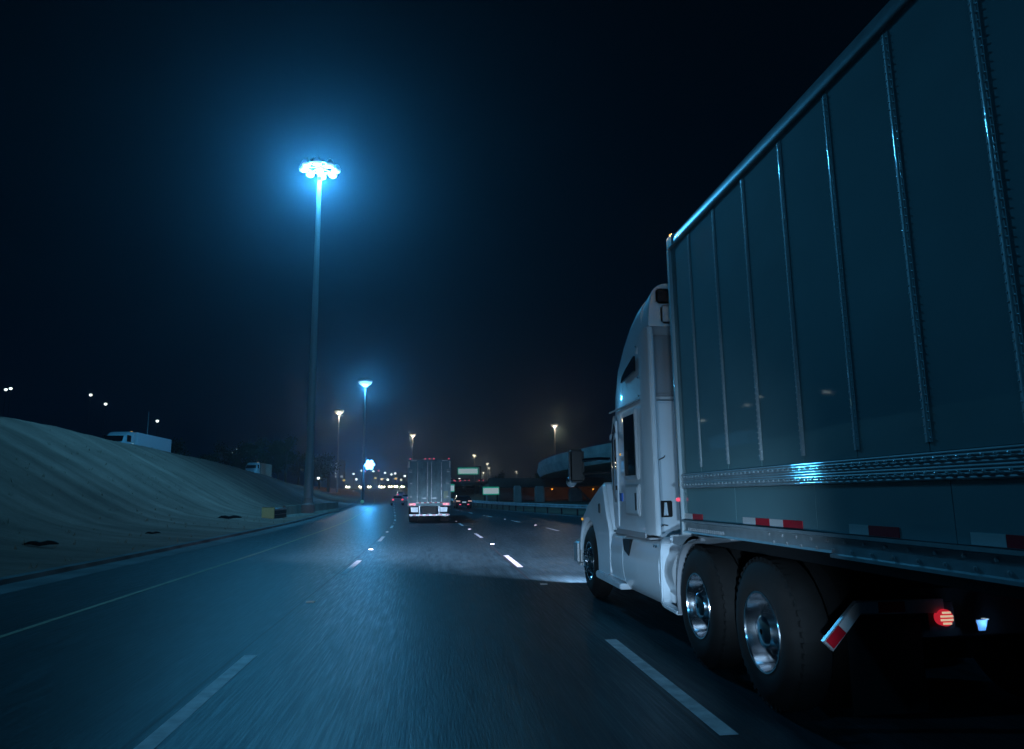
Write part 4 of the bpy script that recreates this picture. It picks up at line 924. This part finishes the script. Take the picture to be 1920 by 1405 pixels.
# thin pole and small lamps on the hill
for i, (px, py, Y, lb) in enumerate([(11, 731, 170, 'left lamp of the close pair at the far left on the hill'), (20, 729, 170, 'right lamp of the close pair at the far left on the hill'), (170, 741, 190, 'lone small hill lamp, higher one above the left bank'), (198, 758, 190, 'lone hill lamp lower and brighter, above the truck on the bank'),
                                     (295, 790, 210, 'hill lamp just right of the thin pole above the bank'), (438, 849, 220, 'lower lamp of the pair above the brownish truck'), (446, 842, 235, 'upper lamp of the pair above the brownish truck'), (478, 859, 260, 'dim small lamp right above the brownish truck'),
                                     (597, 897, 190, 'small lamp low beside the foot of the nearest mast'), (590, 865, 300, 'faint small lamp above the bank left of the lit tower'), (620, 872, 330, 'faint small lamp close left of the lit tower')]):
    p = at(px, py, Y)
    if i == 0:
        hl = empty('hill_lamp'); MB().tube([(0, 0, -9), (0, 0, 0.15)], 0.05, 6).build('pole', M['chassis'], hl); MB().lathe([(0.02, 0.3), (0.3, 0.22), (0.36, 0), (0.24, -0.22), (0.02, -0.28)], (0, 0, 0), 'z', 10).build('lamp_globe', M['hill_lens'], hl); o = hl
    else: o = copy_tree(hl)
    o.location = p; sc_ = Y/190*(0.75 if i in (7, 9, 10) else 1.05); o.scale = (sc_, sc_, sc_); tag(o, lb, 'street lamp', 'small lamps on the hill behind the bank')
p0, p1 = at(276, 812, 120), at(279, 772, 120)
MB().tube([(0, 0, -3), (0, 0, p1.z-p0.z)], [0.12, 0.05], 8).build('utility_pole', M['pole'], label='thin bare pole standing behind the white truck on the bank', cat='pole').location = p0
# far building with a column of lit windows
bl = at(632, 892, 360); bt_ = at(632, 866, 360)
bd = empty('tower_building', (bl.x, 360, bl.z-3), 0, 'far tower with a column of lit windows left of the short lamp post', 'building')
MB().box(-3, 3, 0, 8, -4, bt_.z-bl.z+3.8).build('wall', M['wallbld'], bd)
for k in range(5): MB().box(-1.0, 0.6, -0.06, 0.02, 2.0+k*1.55, 3.1+k*1.55).build('window', M['window_lit'], bd, smooth=0)
MB().box(1.6, 3.0-0.2, -0.06, 0.02, 2.0, 3.0).build('window', M['window_lit'], bd, smooth=0)
# far town lights on the rise
for i, (px, py, Y, red) in enumerate([(678, 883, 420, 0), (684, 884, 430, 1), (700, 884, 440, 0), (710, 883, 430, 1), (722, 887, 420, 0), (734, 890, 410, 0), (741, 888, 415, 0), (663, 889, 400, 0), (645, 901, 330, 2), (742, 898, 380, 3), (716, 899, 380, 2), (846, 899, 236, 4), (862, 899, 240, 4), (704, 897, 400, 5), (727, 900, 390, 6), (752, 900, 370, 7), (759, 893, 420, 8), (668, 899, 380, 9)]):
    p = at(px, py, Y); o = copy_tree(hl); s_ = Y/200*(0.75 if i < 8 else 1.0 if i < 13 else 0.85); o.location = p; o.scale = (s_, s_, s_)
    if red in (1, 2, 3, 5, 7):
        for c in o.children:
            if c.name.startswith('lamp_globe'): c.data = c.data.copy(); c.data.materials[0] = {1: M['tail'], 2: M['amber_far'], 3: M['amber'], 5: M['amber_far'], 7: M['hl']}[red]
    tag(o, ['far street lamp, first from the left under the dazzling low lamp', 'reddish far street lamp, second from the left under the dazzling low lamp', 'far street lamp directly right of the dazzling low lamp', 'reddish far street lamp between the low lamp and the trailer ahead', 'far street lamp third from the trailer ahead above the rise', 'far street lamp second from the trailer ahead above the rise', 'far street lamp nearest the trailer ahead above the rise', 'far street lamp left of the dazzling low lamp', 'amber far lamp above the leftmost oncoming car', 'orange lamp above the oncoming cars next to the trailer ahead', 'amber lamp above the middle oncoming cars', 'white lamp on the raised road touching the right edge of the trailer ahead', 'white lamp on the raised road below the long guide sign', 'low far lamp above the oncoming cars just right of the dazzling lamp', 'low far lamp above the third oncoming car from the trailer ahead', 'low far lamp above the last oncoming car before the trailer ahead', 'small far lamp beside the upper left edge of the trailer ahead', 'low far lamp above the leftmost oncoming cars'][i], 'street lamp', 'far street lamps above the rise')

# ------------------------------------------------------------------ trees: dark crowns behind the bank and the overpass
def tree_mesh(seed):
    r = random.Random(seed); tk_ = MB(); cr = MB()
    tk_.tube([(0, 0, -1), (0.05, 0.02, 1.5), (0.12, -0.05, 3.4), (0.2, 0.05, 5.5)], [0.26, 0.2, 0.14, 0.04], 7)
    clumps = []
    for k in range(9):
        a = r.uniform(0, 6.28); d = r.uniform(0.6, 2.2); z = r.uniform(2.6, 6.4); c = Vector((d*math.cos(a), d*math.sin(a), z)); clumps.append((c, r.uniform(0.8, 1.5)))
        tk_.tube([(0.1, 0, 1.8+0.25*k), c*0.6+Vector((0, 0, z*0.35)), c], [0.08, 0.05, 0.02], 5)
    for c, R_ in clumps:
        for _ in range(150):
            v = Vector((r.gauss(0, 1), r.gauss(0, 1), r.gauss(0, 0.8))).normalized()*R_*r.uniform(0.35, 1.1)
            p = c+v; u = Vector((r.gauss(0, 1), r.gauss(0, 1), r.gauss(0, 1))).normalized(); w = u.orthogonal().normalized(); s = r.uniform(0.12, 0.26)
            cr.add([p-u*s, p+w*s*0.5, p+u*s, p-w*s*0.5], [(0, 1, 2, 3)])
    return tk_, cr
protos = []
for sd in (1, 2, 3):
    a, b = tree_mesh(sd); o = empty('tree'); a.build('trunk', M['bark'], o); b.build('crown', M['leaf'], o, smooth=0); protos.append(o)
spots = []
for k in range(16):
    px = 330+k*19+random.uniform(-5, 5); Y = random.uniform(150, 230); spots.append((px, 900, Y, random.uniform(1.0, 1.7), 'L'))
for k in range(9):
    px = 880+k*22+random.uniform(-5, 5); Y = random.uniform(150, 190); spots.append((px+40, 915, Y, random.uniform(0.5, 0.75), 'R'))
nL = nR = 0
for i, (px, py, Y, s, side) in enumerate(spots):
    o = protos[i] if i < 3 else copy_tree(protos[i % 3])
    p = at(px, py, Y); zg = (left_z(p.x-off(Y), Y) if side == 'L' else elev(Y)-0.2)
    o.location = (p.x, Y, zg); o.rotation_euler = (0, 0, random.uniform(0, 6.28)); o.scale = (s, s, s*random.uniform(0.9, 1.2))
    tag(o, 'dark leafy tree standing on the hill behind the bank' if side == 'L' else 'dark leafy tree standing behind the low overpass', 'tree', 'trees behind the bank' if side == 'L' else 'trees behind the overpass')

# sparse dry tufts over the bank and verge
gt = MB(); gr_ = random.Random(11)
for k in range(1500):
    y = 12+gr_.random()**1.3*110; xl = gr_.uniform(-27, -8.6); x = off(y)+xl; z = bank_z(xl, y)-0.01
    if vnoise(y*0.3+5, xl*0.5) < gr_.uniform(-0.7, 0.5): continue
    for q in range(4):
        a = gr_.uniform(0, 6.28); h = gr_.uniform(0.06, 0.2); w = 0.012; dx, dy = math.cos(a), math.sin(a); ox, oy = gr_.uniform(-.06, .06), gr_.uniform(-.06, .06)
        gt.add([(x+ox-dy*w, y+oy+dx*w, z), (x+ox+dy*w, y+oy-dx*w, z), (x+ox+dx*h*0.6, y+oy+dy*h*0.6, z+h)], [(0, 1, 2)])
gt.build('grass', mat('dry_grass_blades', (0.30, 0.21, 0.14), 0.9), smooth=0, kind='stuff')
# small scraps on the verge
def scrap(px, py, Y, lb, s):
    r = random.Random(int(px)); q = MB(); p = at(px, py, Y); pts = []
    for k in range(7): pts.append(((k-3)*0.16*s, 0.06*s*math.sin(k*1.7)+r.uniform(-0.03, 0.03), 0.05*s+0.05*s*abs(math.sin(k*1.1))))
    q.tube(pts, [0.02*s, 0.05*s, 0.07*s, 0.06*s, 0.07*s, 0.05*s, 0.02*s], 6)
    q.build('tyre_scrap', M['rubber'], label=lb, cat='debris', group='tyre scraps on the verge').location = (p.x, Y, bank_z(p.x-off(Y), Y)+0.01)
scrap(78, 1011, 21.5, 'dark tyre scrap on the verge at the far left', 1.0)
scrap(287, 1000, 29, 'small dark tyre scrap on the verge below the white truck', 0.6)
scrap(430, 977, 43, 'dark tyre scrap on the verge just left of the crash cushion', 1.4)
bpy.context.view_layer.update()
